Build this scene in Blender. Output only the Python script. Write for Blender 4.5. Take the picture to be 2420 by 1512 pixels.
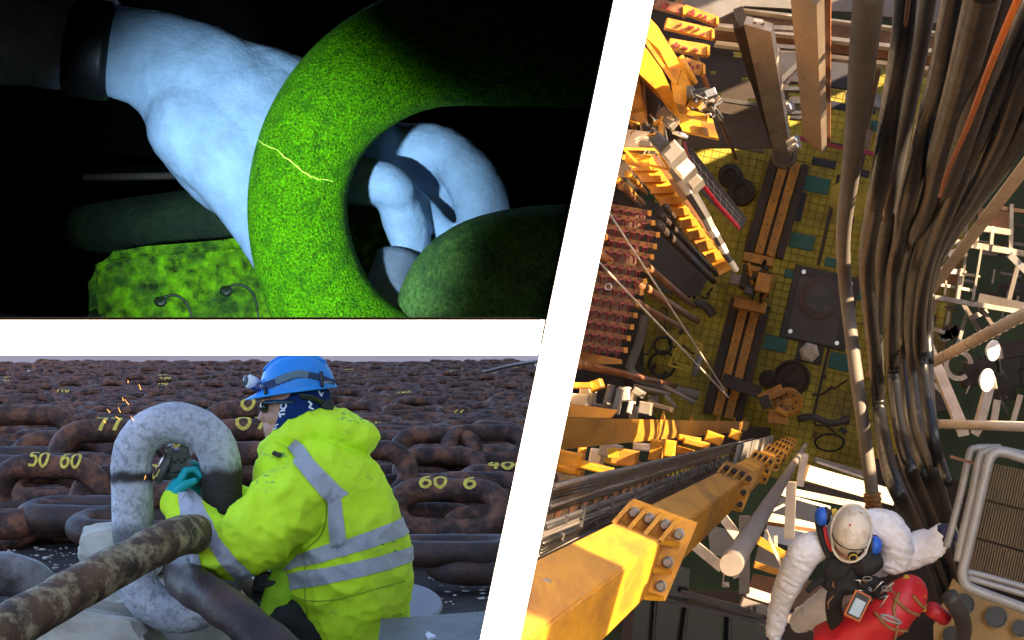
import bpy, bmesh, math, random
import numpy as np
from mathutils import Vector, Matrix, noise as mnoise
random.seed(7)
for _o in list(bpy.data.objects): bpy.data.objects.remove(_o, do_unlink=True)
SC = bpy.context.scene
COL = SC.collection
# ------------------------------------------------------------------ camera, sky, sun, exposure
F = 4850.0                      # focal length in units of a 2419 px wide picture
CX, CY, HC = 1209.5, 855.0, 1.1 # optical axis (shift lens, level camera), camera height
cam = bpy.data.cameras.new('camera'); camo = bpy.data.objects.new('camera', cam); COL.objects.link(camo)
cam.sensor_width = 36.0; cam.lens = 36.0 * F / 2419.0
cam.shift_y = (CY - 756.0) / 2419.0
cam.clip_start = 0.05; cam.clip_end = 3000
camo.location = (0, 0, HC); camo.rotation_euler = (math.radians(90), 0, 0)
SC.camera = camo
SUNV = Vector((0.78, -0.52, 0.38)).normalized()       # towards the sun
w = bpy.data.worlds.new('World'); SC.world = w; w.use_nodes = True
nt = w.node_tree
sky = nt.nodes.new('ShaderNodeTexSky'); sky.sky_type = 'NISHITA'; sky.sun_disc = False
sky.sun_elevation = math.asin(SUNV.z)
sky.sun_rotation = math.atan2(SUNV.x, SUNV.y)
sky.air_density = 0.6; sky.dust_density = 1.5; sky.ozone_density = 1.0
nt.links.new(sky.outputs[0], nt.nodes['Background'].inputs[0])
nt.nodes['Background'].inputs[1].default_value = 0.15
sun = bpy.data.lights.new('sun', 'SUN'); sun.energy = 5.0; sun.angle = math.radians(0.5); sun.color = (1.0, 0.73, 0.43)
suno = bpy.data.objects.new('sun', sun); COL.objects.link(suno)
suno.rotation_euler = SUNV.to_track_quat('Z', 'Y').to_euler()
SC.view_settings.view_transform = 'Standard'; SC.view_settings.look = 'None'
SC.view_settings.exposure = 2.25; SC.view_settings.gamma = 1.0
SC.render.engine = 'CYCLES'
SC.cycles.use_denoising = True
SC.cycles.max_bounces = 6; SC.cycles.diffuse_bounces = 3; SC.cycles.glossy_bounces = 3
SC.cycles.caustics_reflective = False; SC.cycles.caustics_refractive = False
SC.cycles.sample_clamp_indirect = 4.0

# ------------------------------------------------------------------ helpers
def W(p, Y, *a):
    """world point seen at view pixel p=(x,y) at depth Y"""
    if a: p = (p, Y); Y = a[0]
    return Vector(((p[0] - CX) / F * Y, Y, HC + (CY - p[1]) / F * Y))
def zf(ox, oy, s): return lambda x, y: (ox + s * x, oy + s * y)
qa, qb = zf(0, 0, .5079), zf(649.8, 0, .508)
qc, qd = zf(0, 827, .4531), zf(531.6, 827, .4533)
q1, q2 = zf(1388, 0, .3516), zf(1888, 0, .3516)
q3, q4 = zf(1329, 413.5, .3516), zf(1801.6, 413.5, .3906)
q5, q6 = zf(1211, 886, .4142), zf(1772, 1004, .336)
VP = (1935.0, 1000.0)
DIR = Vector(((VP[0] - CX) / F, 1.0, (CY - VP[1]) / F))   # down the derrick (per metre of depth)
DN = DIR.normalized()
def along(p, z0, z1): return W(p, z0) + DIR * (z1 - z0)

class MB:
    def __init__(s): s.v = []; s.f = []; s.m = []
    def add(s, vs, fs, mi=0):
        o = len(s.v); s.v += [Vector(v) for v in vs]
        s.f += [tuple(i + o for i in f) for f in fs]; s.m += [mi] * len(fs); return s
    def hexa(s, a, b, mi=0):
        n = len(a); fs = [tuple(range(n))[::-1], tuple(range(n, 2 * n))]
        fs += [(i, (i + 1) % n, n + (i + 1) % n, n + i) for i in range(n)]
        return s.add(list(a) + list(b), fs, mi)
    def box(s, c, sx, sy, sz, R=None, mi=0, bev=0.0):
        c = Vector(c); R = R or Matrix.Identity(3)
        if bev > 0:
            k = bev; P = []
            for sg in (-1, 1):
                for ins, zz in ((k, sz / 2), (0, sz / 2 - k)):
                    for x, y in ((-1, -1), (1, -1), (1, 1), (-1, 1)):
                        P.append((c + R @ Vector((x * (sx / 2 - ins), y * (sy / 2 - ins), sg * zz))))
            fs = [(3, 2, 1, 0), (8, 9, 10, 11)]
            for r0, r1 in ((0, 4), (4, 12), (12, 8)):
                fs += [(r0 + i, r0 + (i + 1) % 4, r1 + (i + 1) % 4, r1 + i) for i in range(4)]
            return s.add(P, fs, mi)
        h = [(x * sx / 2, y * sy / 2) for x, y in ((-1, -1), (1, -1), (1, 1), (-1, 1))]
        return s.hexa([c + R @ Vector((x, y, -sz / 2)) for x, y in h], [c + R @ Vector((x, y, sz / 2)) for x, y in h], mi)
    def beam(s, p0, p1, wd, th, up=(0, 0, 1), mi=0, bev=0.0):
        p0 = Vector(p0); p1 = Vector(p1); d = p1 - p0; L = d.length; d = d / L
        x = d.cross(Vector(up))
        if x.length < 1e-5: x = d.cross(Vector((1, 0, 0)))
        x.normalize(); y = x.cross(d)
        R = Matrix((x, y, d)).transposed()
        return s.box((p0 + p1) / 2, wd, th, L, R, mi, bev)
    def tube(s, pts, r, n=12, cap=True, closed=False, flat=1.0, upv=None, mi=0):
        pts = [Vector(p) for p in pts]; N = len(pts)
        if not hasattr(r, '__len__'): r = [r] * N
        rings = []; prev = None
        for i in range(N):
            if closed: t = pts[(i + 1) % N] - pts[i - 1]
            else: t = pts[min(i + 1, N - 1)] - pts[max(i - 1, 0)]
            t.normalize()
            if upv is not None: a = Vector(upv) - t * t.dot(Vector(upv))
            elif prev is None: a = t.orthogonal()
            else: a = prev - t * prev.dot(t)
            if a.length < 1e-6: a = t.orthogonal()
            a.normalize(); prev = a; b = t.cross(a)
            rings.append([pts[i] + (a * math.cos(k * 2 * math.pi / n) * flat + b * math.sin(k * 2 * math.pi / n)) * r[i] for k in range(n)])
        vs = [v for rg in rings for v in rg]; fs = []
        for i in range(N if closed else N - 1):
            j = (i + 1) % N
            fs += [(i * n + k, i * n + (k + 1) % n, j * n + (k + 1) % n, j * n + k) for k in range(n)]
        if cap and not closed: fs += [tuple(range(n))[::-1], tuple(range((N - 1) * n, N * n))]
        return s.add(vs, fs, mi)
    def ball(s, c, rx, ry=None, rz=None, R=None, nu=20, nv=12, mi=0):
        ry = ry or rx; rz = rz or rx; c = Vector(c); R = R or Matrix.Identity(3)
        vs = [c + R @ Vector((0, 0, rz))]
        for i in range(1, nv):
            a = math.pi * i / nv
            vs += [c + R @ Vector((rx * math.sin(a) * math.cos(2 * math.pi * k / nu), ry * math.sin(a) * math.sin(2 * math.pi * k / nu), rz * math.cos(a))) for k in range(nu)]
        vs.append(c + R @ Vector((0, 0, -rz))); fs = []
        for k in range(nu): fs.append((0, 1 + k, 1 + (k + 1) % nu))
        for i in range(nv - 2):
            o = 1 + i * nu
            fs += [(o + k, o + nu + k, o + nu + (k + 1) % nu, o + (k + 1) % nu) for k in range(nu)]
        o = 1 + (nv - 2) * nu
        for k in range(nu): fs.append((o + k, len(vs) - 1, o + (k + 1) % nu))
        return s.add(vs, fs, mi)
    def lathe(s, c, axis, prof, n=24, mi=0):
        """prof: list of (radius, height along axis)"""
        c = Vector(c); ax = Vector(axis).normalized(); a = ax.orthogonal().normalized(); b = ax.cross(a)
        vs = []
        for r, h in prof: vs += [c + ax * h + (a * math.cos(2 * math.pi * k / n) + b * math.sin(2 * math.pi * k / n)) * r for k in range(n)]
        fs = []
        for i in range(len(prof) - 1): fs += [(i * n + k, i * n + (k + 1) % n, (i + 1) * n + (k + 1) % n, (i + 1) * n + k) for k in range(n)]
        fs += [tuple(range(n))[::-1], tuple(range((len(prof) - 1) * n, len(prof) * n))]
        return s.add(vs, fs, mi)
    def prism(s, poly, z0, z1, mi=0, taper=None):
        """outline of view pixels at depth z0, extruded straight down the derrick to z1"""
        a = [W(p, z0) for p in poly]; b = [q + DIR * (z1 - z0) for q in a]
        return s.hexa(a, b, mi)
    def mesh(s, name):
        me = bpy.data.meshes.new(name); me.from_pydata([tuple(v) for v in s.v], [], s.f); me.update(); 
        if any(s.m): me.polygons.foreach_set('material_index', s.m)
        bm = bmesh.new(); bm.from_mesh(me); bmesh.ops.recalc_face_normals(bm, faces=bm.faces); bm.to_mesh(me); bm.free()
        return me

def props(o, label=None, cat=None, group=None, kind=None):
    if label: o['label'] = label
    if cat: o['category'] = cat
    if group: o['group'] = group
    if kind: o['kind'] = kind
    return o
def link_to(o, parent):
    COL.objects.link(o)
    if parent is not None:
        o.parent = parent; o.matrix_parent_inverse = Matrix.Translation(parent.location).inverted() if parent.type == 'EMPTY' else Matrix.Identity(4)
def obj(name, mb, m, parent=None, smooth=False, label=None, cat=None, group=None, kind=None):
    me = mb.mesh(name) if isinstance(mb, MB) else mb
    for x in (m if isinstance(m, (list, tuple)) else [m]): me.materials.append(x)
    if smooth: me.polygons.foreach_set('use_smooth', [True] * len(me.polygons))
    o = bpy.data.objects.new(name, me); link_to(o, parent)
    return props(o, label, cat, group, kind)
def smooth_angle(o, deg=40):
    me = o.data; me.polygons.foreach_set('use_smooth', [True] * len(me.polygons))
    bm = bmesh.new(); bm.from_mesh(me)
    for e in bm.edges:
        if len(e.link_faces) == 2 and e.calc_face_angle(0) > math.radians(deg): e.smooth = False
    bm.to_mesh(me); bm.free(); return o
def thing(name, loc, label, cat, group=None):
    o = bpy.data.objects.new(name, None); o.empty_display_size = .1; COL.objects.link(o); o.location = loc
    return props(o, label, cat, group)
def remeshed(mb, voxel, smooth_it=6, fac=.6):
    """one continuous skin over overlapping volumes"""
    o = bpy.data.objects.new('tmp', mb.mesh('tmp')); COL.objects.link(o)
    m = o.modifiers.new('r', 'REMESH'); m.mode = 'VOXEL'; m.voxel_size = voxel
    sm = o.modifiers.new('s', 'SMOOTH'); sm.factor = fac; sm.iterations = smooth_it
    dg = bpy.context.evaluated_depsgraph_get()
    me = bpy.data.meshes.new_from_object(o.evaluated_get(dg)); me.materials.clear()
    bpy.data.objects.remove(o, do_unlink=True); return me
def displace(me, fn):
    n = len(me.vertices); nr = [v.normal.copy() for v in me.vertices]
    for i, v in enumerate(me.vertices): v.co = v.co + nr[i] * fn(v.co)
    me.update()
def cut(me, planes):
    """the piece of a skin between planes (point, normal pointing to what is kept)"""
    bm = bmesh.new(); bm.from_mesh(me)
    for p, n in planes:
        bmesh.ops.bisect_plane(bm, geom=bm.verts[:] + bm.edges[:] + bm.faces[:], plane_co=p, plane_no=n, clear_inner=True, clear_outer=False)
    r = bpy.data.meshes.new('cut'); bm.to_mesh(r); bm.free(); return r
def puff(me, d):
    nr = [v.normal.copy() for v in me.vertices]
    for i, v in enumerate(me.vertices): v.co = v.co + nr[i] * d
    me.update(); return me
def spline(pts, n=8, closed=False):
    """Catmull-Rom through points of any dimension"""
    P = [np.array(p, float) for p in pts]; out = []; N = len(P)
    rng = range(N if closed else N - 1)
    for i in rng:
        p1, p2 = P[i], P[(i + 1) % N]
        p0 = P[i - 1] if (closed or i > 0) else 2 * p1 - p2
        p3 = P[(i + 2) % N] if (closed or i + 2 < N) else 2 * p2 - p1
        for k in range(n):
            t = k / n
            out.append(.5 * ((2 * p1) + (-p0 + p2) * t + (2 * p0 - 5 * p1 + 4 * p2 - p3) * t * t + (-p0 + 3 * p1 - 3 * p2 + p3) * t ** 3))
    if not closed: out.append(P[-1])
    return out

# ------------------------------------------------------------------ materials
MATS = {}
def mat(name, col, rough=.6, metal=0.0, var=.3, scale=6.0, bump=.15, dirt=None, dscale=3.0, damt=.5, spec=.5, stretch=None, fine=80.0, rnd=False, coat=0.0):
    if name in MATS: return MATS[name]
    m = bpy.data.materials.new(name); m.use_nodes = True; MATS[name] = m
    N = m.node_tree.nodes; L = m.node_tree.links; B = N['Principled BSDF']
    tc = N.new('ShaderNodeTexCoord'); mp = N.new('ShaderNodeMapping'); L.new(tc.outputs['Object'], mp.inputs[0])
    if stretch: mp.inputs['Scale'].default_value = stretch
    vec = mp.outputs[0]
    if rnd:
        oi = N.new('ShaderNodeObjectInfo'); ad = N.new('ShaderNodeVectorMath'); ad.operation = 'MULTIPLY_ADD'
        L.new(oi.outputs['Random'], ad.inputs[0]); ad.inputs[1].default_value = (37, 53, 71); L.new(vec, ad.inputs[2]); vec = ad.outputs[0]
    def nz(sc, det=5, ro=.6):
        n = N.new('ShaderNodeTexNoise'); n.inputs['Scale'].default_value = sc; n.inputs['Detail'].default_value = det; n.inputs['Roughness'].default_value = ro
        L.new(vec, n.inputs['Vector']); return n.outputs['Fac']
    def ramp(src, a, b, p0=.35, p1=.65):
        r = N.new('ShaderNodeValToRGB'); L.new(src, r.inputs[0]); e = r.color_ramp.elements
        e[0].position = p0; e[1].position = p1; e[0].color = (*a, 1); e[1].color = (*b, 1); return r.outputs[0]
    def mix(f, a, b):
        x = N.new('ShaderNodeMix'); x.data_type = 'RGBA'; L.new(f, x.inputs[0]); 
        L.new(a, x.inputs[6]); 
        if hasattr(b, 'links'): L.new(b, x.inputs[7])
        else: x.inputs[7].default_value = (*b, 1)
        return x.outputs[2]
    lo = tuple(c * (1 - var) for c in col); hi = tuple(min(1, c * (1 + var * .6)) for c in col)
    big = nz(scale); out = ramp(big, lo, hi, .3, .7)
    if dirt:
        f = ramp(nz(dscale, 8, .7), (0, 0, 0), (damt,) * 3, .48, .62); out = mix(f, out, dirt)
    L.new(out, B.inputs['Base Color'])
    rr = N.new('ShaderNodeMapRange'); L.new(nz(scale * 2.3), rr.inputs[0]); rr.inputs[3].default_value = max(.05, rough - .15); rr.inputs[4].default_value = min(1, rough + .15)
    L.new(rr.outputs[0], B.inputs['Roughness'])
    B.inputs['Metallic'].default_value = metal; B.inputs['Specular IOR Level'].default_value = spec
    if coat: B.inputs['Coat Weight'].default_value = coat
    if bump:
        b = N.new('ShaderNodeBump'); b.inputs['Strength'].default_value = bump; b.inputs['Distance'].default_value = .01
        L.new(nz(fine, 4, .65), b.inputs['Height']); L.new(b.outputs[0], B.inputs['Normal'])
    m['B'] = 1
    return m
def emat(name, col, s):
    m = bpy.data.materials.new(name); m.use_nodes = True; N = m.node_tree.nodes; B = N['Principled BSDF']
    B.inputs['Base Color'].default_value = (*col, 1); B.inputs['Emission Color'].default_value = (*col, 1); B.inputs['Emission Strength'].default_value = s
    return m
M_board = mat('white_board', (.86, .86, .86), .8, var=.02, bump=.0)
M_black = mat('blackout_lining', (.004, .004, .004), .9, bump=.0, spec=.1)
M_rust = mat('rusty_chain', (.082, .040, .030), .6, var=.75, scale=9, bump=1.0, dirt=(.26, .095, .045), dscale=9, damt=.7, fine=45, spec=.28, rnd=True)
M_rustw = mat('wet_dark_chain', (.055, .032, .028), .5, var=.5, scale=6, bump=.5, dirt=(.11, .05, .03), dscale=7, damt=.6, fine=45, spec=.3, rnd=True)
M_flake = mat('flaking_rust', (.11, .05, .022), .65, var=.85, scale=8, bump=1.0, dirt=(.44, .34, .19), dscale=15, damt=.85, fine=90, stretch=(1, 1, 1))
M_mud = mat('dark_wet_mud', (.045, .034, .032), .85, var=.5, scale=3, bump=.6, fine=25, dirt=(.09, .066, .055), dscale=1.2, spec=.15)
M_stone = mat('pale_stone', (.52, .47, .40), .9, var=.25, scale=9, bump=.6, fine=40, dirt=(.25, .22, .19), dscale=6)
M_paint = mat('yellow_marker_paint', (.75, .56, .08), .7, var=.4, scale=40, bump=.2)
M_hivis = mat('hivis_yellow_fabric', (.66, .97, .03), .75, var=.08, scale=5, bump=.12, fine=120, dirt=(.46, .55, .06), dscale=3.2, damt=.4, spec=.2)
def _smear():
    m = M_hivis; N = m.node_tree.nodes; L = m.node_tree.links; B = N['Principled BSDF']; src = B.inputs['Base Color'].links[0].from_socket
    tc = N.new('ShaderNodeTexCoord'); mp = N.new('ShaderNodeMapping'); mp.inputs['Scale'].default_value = (1, 1, 2.2); mp.inputs['Rotation'].default_value = (0, .6, 0); L.new(tc.outputs['Object'], mp.inputs[0])
    fs = []
    for sc_, a, b in ((4.5, .56, .66), (38, .56, .62)):
        n = N.new('ShaderNodeTexNoise'); n.inputs['Scale'].default_value = sc_; n.inputs['Detail'].default_value = 5; L.new(mp.outputs[0], n.inputs['Vector'])
        r = N.new('ShaderNodeMapRange'); L.new(n.outputs['Fac'], r.inputs[0]); r.inputs[1].default_value = a; r.inputs[2].default_value = b; fs.append(r.outputs[0])
    mu = N.new('ShaderNodeMath'); mu.operation = 'MULTIPLY'; L.new(fs[0], mu.inputs[0]); L.new(fs[1], mu.inputs[1])
    x = N.new('ShaderNodeMix'); x.data_type = 'RGBA'; L.new(mu.outputs[0], x.inputs[0]); L.new(src, x.inputs[6]); x.inputs[7].default_value = (.10, .34, .12, 1); L.new(x.outputs[2], B.inputs['Base Color'])
_smear()
M_hivisg = mat('hivis_green_soiled_fabric', (.40, .72, .03), .8, var=.25, scale=9, bump=.12, fine=120, dirt=(.10, .22, .06), dscale=7, damt=.7, spec=.2)
M_band = mat('reflective_tape', (.42, .42, .47), .55, var=.10, scale=12, bump=.08, fine=200, spec=.3)
M_navy = mat('navy_knit', (.008, .03, .13), .9, var=.25, scale=30, bump=.15, fine=220, spec=.1)
M_helmet = mat('blue_helmet_plastic', (.010, .24, .70), .38, var=.06, scale=6, bump=.02)
M_skin = mat('skin', (.55, .28, .21), .55, var=.12, scale=18, bump=.08, fine=160)
M_blackp = mat('black_plastic', (.012, .012, .013), .45, var=.2, bump=.05)
M_teal = mat('teal_glove', (.0, .36, .38), .55, var=.15, scale=20, bump=.12, fine=120)
M_olive = mat('olive_grinder_case', (.085, .085, .068), .5, var=.2, scale=14, bump=.12)
M_trous = mat('dark_trousers', (.018, .02, .022), .8, var=.3, bump=.2, fine=120)
M_gsteel = mat('grey_plate', (.23, .23, .25), .6, var=.1, bump=.1)
M_steel = mat('bright_steel', (.55, .55, .57), .3, metal=.9, var=.15, bump=.05)
M_text = mat('white_print', (.75, .78, .85), .7, var=.05, bump=0)
M_yel = mat('yellow_girder_paint', (.68, .31, .012), .5, var=.22, scale=2.6, bump=.12, dirt=(.24, .085, .02), dscale=2.3, damt=.65, stretch=(1, .12, 1))
M_yel2 = mat('orange_yellow_paint', (.55, .24, .02), .5, var=.2, scale=2, bump=.08, dirt=(.25, .10, .02), dscale=2.2, damt=.6, stretch=(1, .12, 1))
M_brown = mat('rust_brown_steel', (.20, .085, .035), .6, var=.35, scale=1.2, bump=.15, dirt=(.32, .14, .05), dscale=2, stretch=(1, .12, 1))
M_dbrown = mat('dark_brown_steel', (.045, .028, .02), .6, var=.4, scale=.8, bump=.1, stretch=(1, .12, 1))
M_white = mat('white_painted_steel', (.70, .61, .50), .5, var=.15, scale=1.5, bump=.05, dirt=(.38, .28, .19), dscale=1.4, damt=.5, stretch=(1, .12, 1))
M_grey = mat('grey_painted_steel', (.23, .205, .185), .5, var=.2, scale=1.2, bump=.05, dirt=(.17, .12, .09), dscale=2, stretch=(1, .12, 1))
M_lgrey = mat('galvanised_tube', (.27, .265, .26), .5, metal=.3, var=.2, scale=3, bump=.05)
M_rub = mat('black_rubber_hose', (.010, .0095, .010), .34, var=.3, scale=2, bump=.3, fine=16, stretch=(1, 1, 1))
M_rubg = mat('grey_dusty_hose', (.048, .044, .042), .45, var=.25, scale=2, bump=.2, fine=16)
M_orangeh = mat('orange_hose', (.60, .16, .02), .5, var=.2, bump=.05)
M_deck = mat('yellow_deck_tile', (.52, .42, .06), .8, var=.5, scale=.5, bump=.2, dirt=(.13, .09, .03), dscale=.35, damt=.75, fine=6)
M_joint = mat('dark_deck_base', (.20, .155, .04), .8, var=.3, scale=.5)
M_tealc = mat('teal_hatch', (.03, .15, .13), .6, var=.2, scale=1)
M_navyc = mat('navy_hatch', (.03, .03, .05), .6, var=.2, scale=1)
M_mag = mat('magenta_line_paint', (.42, .05, .09), .6, var=.2)
M_charc = mat('charcoal_plate', (.06, .052, .05), .6, var=.35, scale=.6, stretch=(1, .12, 1))
M_red = mat('red_latch_paint', (.26, .03, .035), .5, var=.2)
M_sea = mat('dark_sea', (.0025, .0042, .003), .8, var=.6, scale=.2, bump=.2, fine=.6, spec=.02)
M_mesh = mat('black_mesh_wire', (.02, .018, .02), .5, bump=0)
M_suit = mat('white_coverall', (.72, .72, .77), .8, var=.12, scale=9, bump=.15, fine=70, dirt=(.50, .46, .46), dscale=7, damt=.4, spec=.2)
M_whelm = mat('scuffed_white_helmet', (.66, .60, .50), .5, var=.1, scale=12, bump=.05, dirt=(.40, .27, .18), dscale=16, damt=.6)
M_blue = mat('blue_ear_cup', (.01, .10, .55), .45, var=.1, bump=.02)
M_redbag = mat('red_bag_vinyl', (.48, .012, .02), .45, var=.15, scale=5, bump=.1, fine=30)
M_hblack = mat('black_harness_webbing', (.012, .011, .012), .8, var=.3, scale=20, bump=.2)
M_phone = mat('orange_case', (.50, .13, .02), .5, bump=.02)
M_rope = mat('brown_rope', (.28, .14, .05), .9, var=.4, scale=30, bump=.4, fine=60)
M_glass = mat('dark_window_glass', (.01, .012, .018), .06, var=.1, bump=0)
M_rackb = mat('rusty_rack_beam', (.30, .115, .028), .6, var=.45, scale=3, bump=.2, dirt=(.12, .045, .02), dscale=4, damt=.75)
M_legp = mat('weathered_leg_paint', (.36, .32, .27), .6, var=.3, scale=1.5, bump=.1, dirt=(.17, .11, .07), dscale=2, damt=.6, stretch=(1, .12, 1))
M_gold = mat('brass_yellow', (.6, .42, .03), .5, bump=0)
M_gratb = mat('brown_grating', (.10, .06, .02), .6, var=.3)
from mathutils.bvhtree import BVHTree
CAMP = Vector((0, 0, HC))
def bvh_of(*objs):
    vs = []; fs = []
    for o in objs:
        me = o.data if hasattr(o, 'data') else o; k = len(vs)
        vs += [v.co.copy() for v in me.vertices]; fs += [tuple(i + k for i in p.vertices) for p in me.polygons]
    return BVHTree.FromPolygons(vs, fs)
def onto(bv, p, lift=.0, fallback=None):
    d = (W(p, 1.0) - CAMP).normalized(); h = bv.ray_cast(CAMP, d)
    if h[0] is None: return fallback
    n = h[1] if h[1].dot(d) < 0 else -h[1]
    return h[0] + n * lift

# ================================================================== the white three-bay partition
YF = 0.62
SL = .2093
def kx(px_top, Y, z): return Y * (px_top - CX - SL * CY) / F + SL * (z - HC)
PL, PR, WB = 1450.0, 1545.0, 100.0
def wall_pt(px, Y, z): return Vector((kx(px, Y, z), Y, z))
# two wall lengths: a thin board in front, a thicker added wall behind it to shade the yard (both inside the same wedge)
mb = MB()
zlo, zhi = -16.0, 15.0
a = [wall_pt(PL, YF, -.6), wall_pt(PR, YF, -.6), wall_pt(PR, YF, 3.2), wall_pt(PL, YF, 3.2)]
b = [wall_pt(PL + 6, 3.0, -.6), wall_pt(PR - 6, 3.0, -.6), wall_pt(PR - 6, 3.0, 3.2), wall_pt(PL + 6, 3.0, 3.2)]
mb.hexa(a, b)
leaning = obj('partition', mb, M_board, label='white leaning partition board between the yard and the derrick bay', cat='partition')
mb = MB()
a = [wall_pt(PL + 8, 3.01, zlo), wall_pt(PR - 8, 3.01, zlo), wall_pt(PR - 8, 3.01, zhi), wall_pt(PL + 8, 3.01, zhi)]
b = [wall_pt(PL + 10, WB, zlo), wall_pt(PR - 10, WB, zlo), wall_pt(PR - 10, WB, zhi), wall_pt(PL + 10, WB, zhi)]
mb.hexa(a, b)
obj('wall', mb, mat('warm_shade_wall', (.74, .62, .46), .85, var=.1, scale=.5), label='added long leaning wall shading the yard, behind the white partition board', cat='wall')  # unseen wall added to shade the yard; cream tint for warm bounce
# added black box that keeps daylight out: shelf (its front edge is the white bar), lining boards
YB = 2.2
def shelf(px, py, Y): return W((px, py), Y)
xl = -900
mb = MB()
def rowpt(px, py, Y): return W((px, py), Y)
a = [W((xl, 839), YF), Vector((kx(PL, YF, W((0, 839), YF).z) - .0005, YF, W((0, 839), YF).z)), Vector((kx(PL, YF, W((0, 756), YF).z) - .0005, YF, W((0, 756), YF).z)), W((xl, 756), YF)]
b = [W((xl, 836), YB), Vector((kx(PL, YB, W((0, 836), YB).z) - .002, YB, W((0, 836), YB).z)), Vector((kx(PL, YB, W((0, 759), YB).z) - .002, YB, W((0, 759), YB).z)), W((xl, 759), YB)]
mb.hexa(a, b)
obj('box_shelf', mb, M_board, label='white horizontal shelf board under the added black box', cat='shelf')
cab = thing('blackout_box', W((300, 300), YB), 'added black box keeping daylight off the hand and the green chain link', 'cabinet')
T = -560; 
def cabpanel(p): return obj('blackout_panel', p, M_black, cab)
xr = lambda Y, py: kx(PL, Y, W((0, py), Y).z) - .004
m_ = MB(); m_.hexa([W((xl - 40, 752), YB), W((1298, 752), YB), W((1573, T), YB), W((xl - 40, T), YB)], [W((xl - 40, 752), YB) + Vector((0, .02, 0)), W((1298, 752), YB) + Vector((0, .02, 0)), W((1573, T), YB) + Vector((0, .02, 0)), W((xl - 40, T), YB) + Vector((0, .02, 0))]); cabpanel(m_)
# left side (upright), right side (against the leaning board), top, floor lining
zt = W((0, -260), YF).z; zt2 = W((0, T), YB).z + .05
xL = -.52
m_ = MB(); m_.box((xL, (YF + YB) / 2, 1.55), .012, YB - YF, .8); cabpanel(m_)
m_ = MB(); z0c, z1c = HC + .03, 1.95
m_.hexa([wall_pt(PL - 3, YF + .0005, z0c), wall_pt(PL - .2, YF + .0005, z0c), wall_pt(PL - .2, YF + .0005, z1c), wall_pt(PL - 3, YF + .0005, z1c)],
        [wall_pt(PL - 5, YB, z0c), wall_pt(PL - 1, YB, z0c), wall_pt(PL - 1, YB, z1c), wall_pt(PL - 5, YB, z1c)]); cabpanel(m_)
m_ = MB(); m_.hexa([Vector((xL, YF, 1.27)), Vector((.6, YF, 1.27)), Vector((.6, YF, 1.29)), Vector((xL, YF, 1.29))], [Vector((xL, YB, 1.9)), Vector((.6, YB, 1.9)), Vector((.6, YB, 1.92)), Vector((xL, YB, 1.92))]); cabpanel(m_)
m_ = MB()
m_.hexa([W((xl, 756), YF + .003) + Vector((0, 0, .0006)), W((1288, 756), YF + .003) + Vector((0, 0, .0006)), W((1286, 754), YF + .003) + Vector((0, 0, .0006)), W((xl, 754), YF + .003) + Vector((0, 0, .0006))],
        [W((xl, 758), YB) , W((1270, 758), YB), W((1270, 754), YB), W((xl, 754), YB)])
cabpanel(m_)
# front face board left of / above the opening are outside the picture: a front board above keeps daylight out
m_ = MB(); m_.box((-.3425, YF + .006, 1.27), .355, .012, .34); cabpanel(m_)
m_ = MB(); m_.box((.05, YF + .02, 1.255), 1.1, .012, .075 ); cabpanel(m_)

# ---- chain link under the lamp, covered in green fluorescent ink
YT = 1.35; st = YT / F
def T3(px, py, dy=0.0): return Vector(((px - CX) * st, YT, HC + (CY - py) * st)) + Vector((0, dy, 0))
M_ink = mat('green_fluorescent_ink', (.20, .66, .0), .75, var=.95, scale=640, bump=.9, fine=600, dirt=(.03, .16, .005), dscale=90, damt=.6, spec=.15)
M_inkd = mat('dull_green_ink', (.16, .30, .06), .7, var=.6, scale=420, bump=.4, fine=420, dirt=(.03, .06, .03), dscale=22, damt=.7, spec=.15)  # darker, greyer variant of the green ink
cl = spline([(1900, 95, 152, .05), (1500, 95, 150, .03), (1200, 98, 148, .01), (1000, 115, 142, 0), (850, 190, 132, 0), (748, 310, 122, 0), (704, 460, 118, 0), (722, 620, 120, 0), (800, 775, 126, 0), (950, 880, 130, 0), (1200, 920, 135, .01), (1900, 920, 140, .05)], 8)
mb = MB(); mb.tube([T3(p[0], p[1], p[3]) for p in cl], [p[2] * st for p in cl], 40)
link0 = obj('chain_link', mb, M_ink, smooth=True, label='speckled bright green chain link end with a thin crack line, held by the hand', cat='chain link', group='chain links under the inspection lamp')
bv = bvh_of(link0)
cr = [(609, 331), (630, 345), (655, 355), (672, 372), (690, 383), (706, 398), (722, 409), (742, 420), (765, 425), (786, 428)]
cr = [(x, y + random.uniform(-1.6, 1.6)) for x, y in spline(cr, 3)]
mb = MB(); mb.tube([onto(bv, p, .0002, T3(*p, -.03)) for p in cr], [.0002 + .00045 * random.random() for _ in cr], 6)
obj('crack', mb, mat('glowing_crack_ink', (.85, 1.0, .10), .5, var=.1, scale=300, bump=0), link0, label='thin yellow-green crack line across the link')
cl = spline([(1800, 690, 190, .06), (1500, 660, 180, .03), (1280, 655, 172, 0), (1130, 690, 165, 0), (1085, 790, 160, .03), (1150, 900, 160, .08), (1400, 960, 160, .1)], 8)
mb = MB(); mb.tube([T3(p[0] , p[1], p[3] + .01) for p in cl], [p[2] * st for p in cl], 40)
obj('chain_link', mb, M_inkd, smooth=True, label='dim green rounded chain link end below the fingers', cat='chain link', group='chain links under the inspection lamp')
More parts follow.
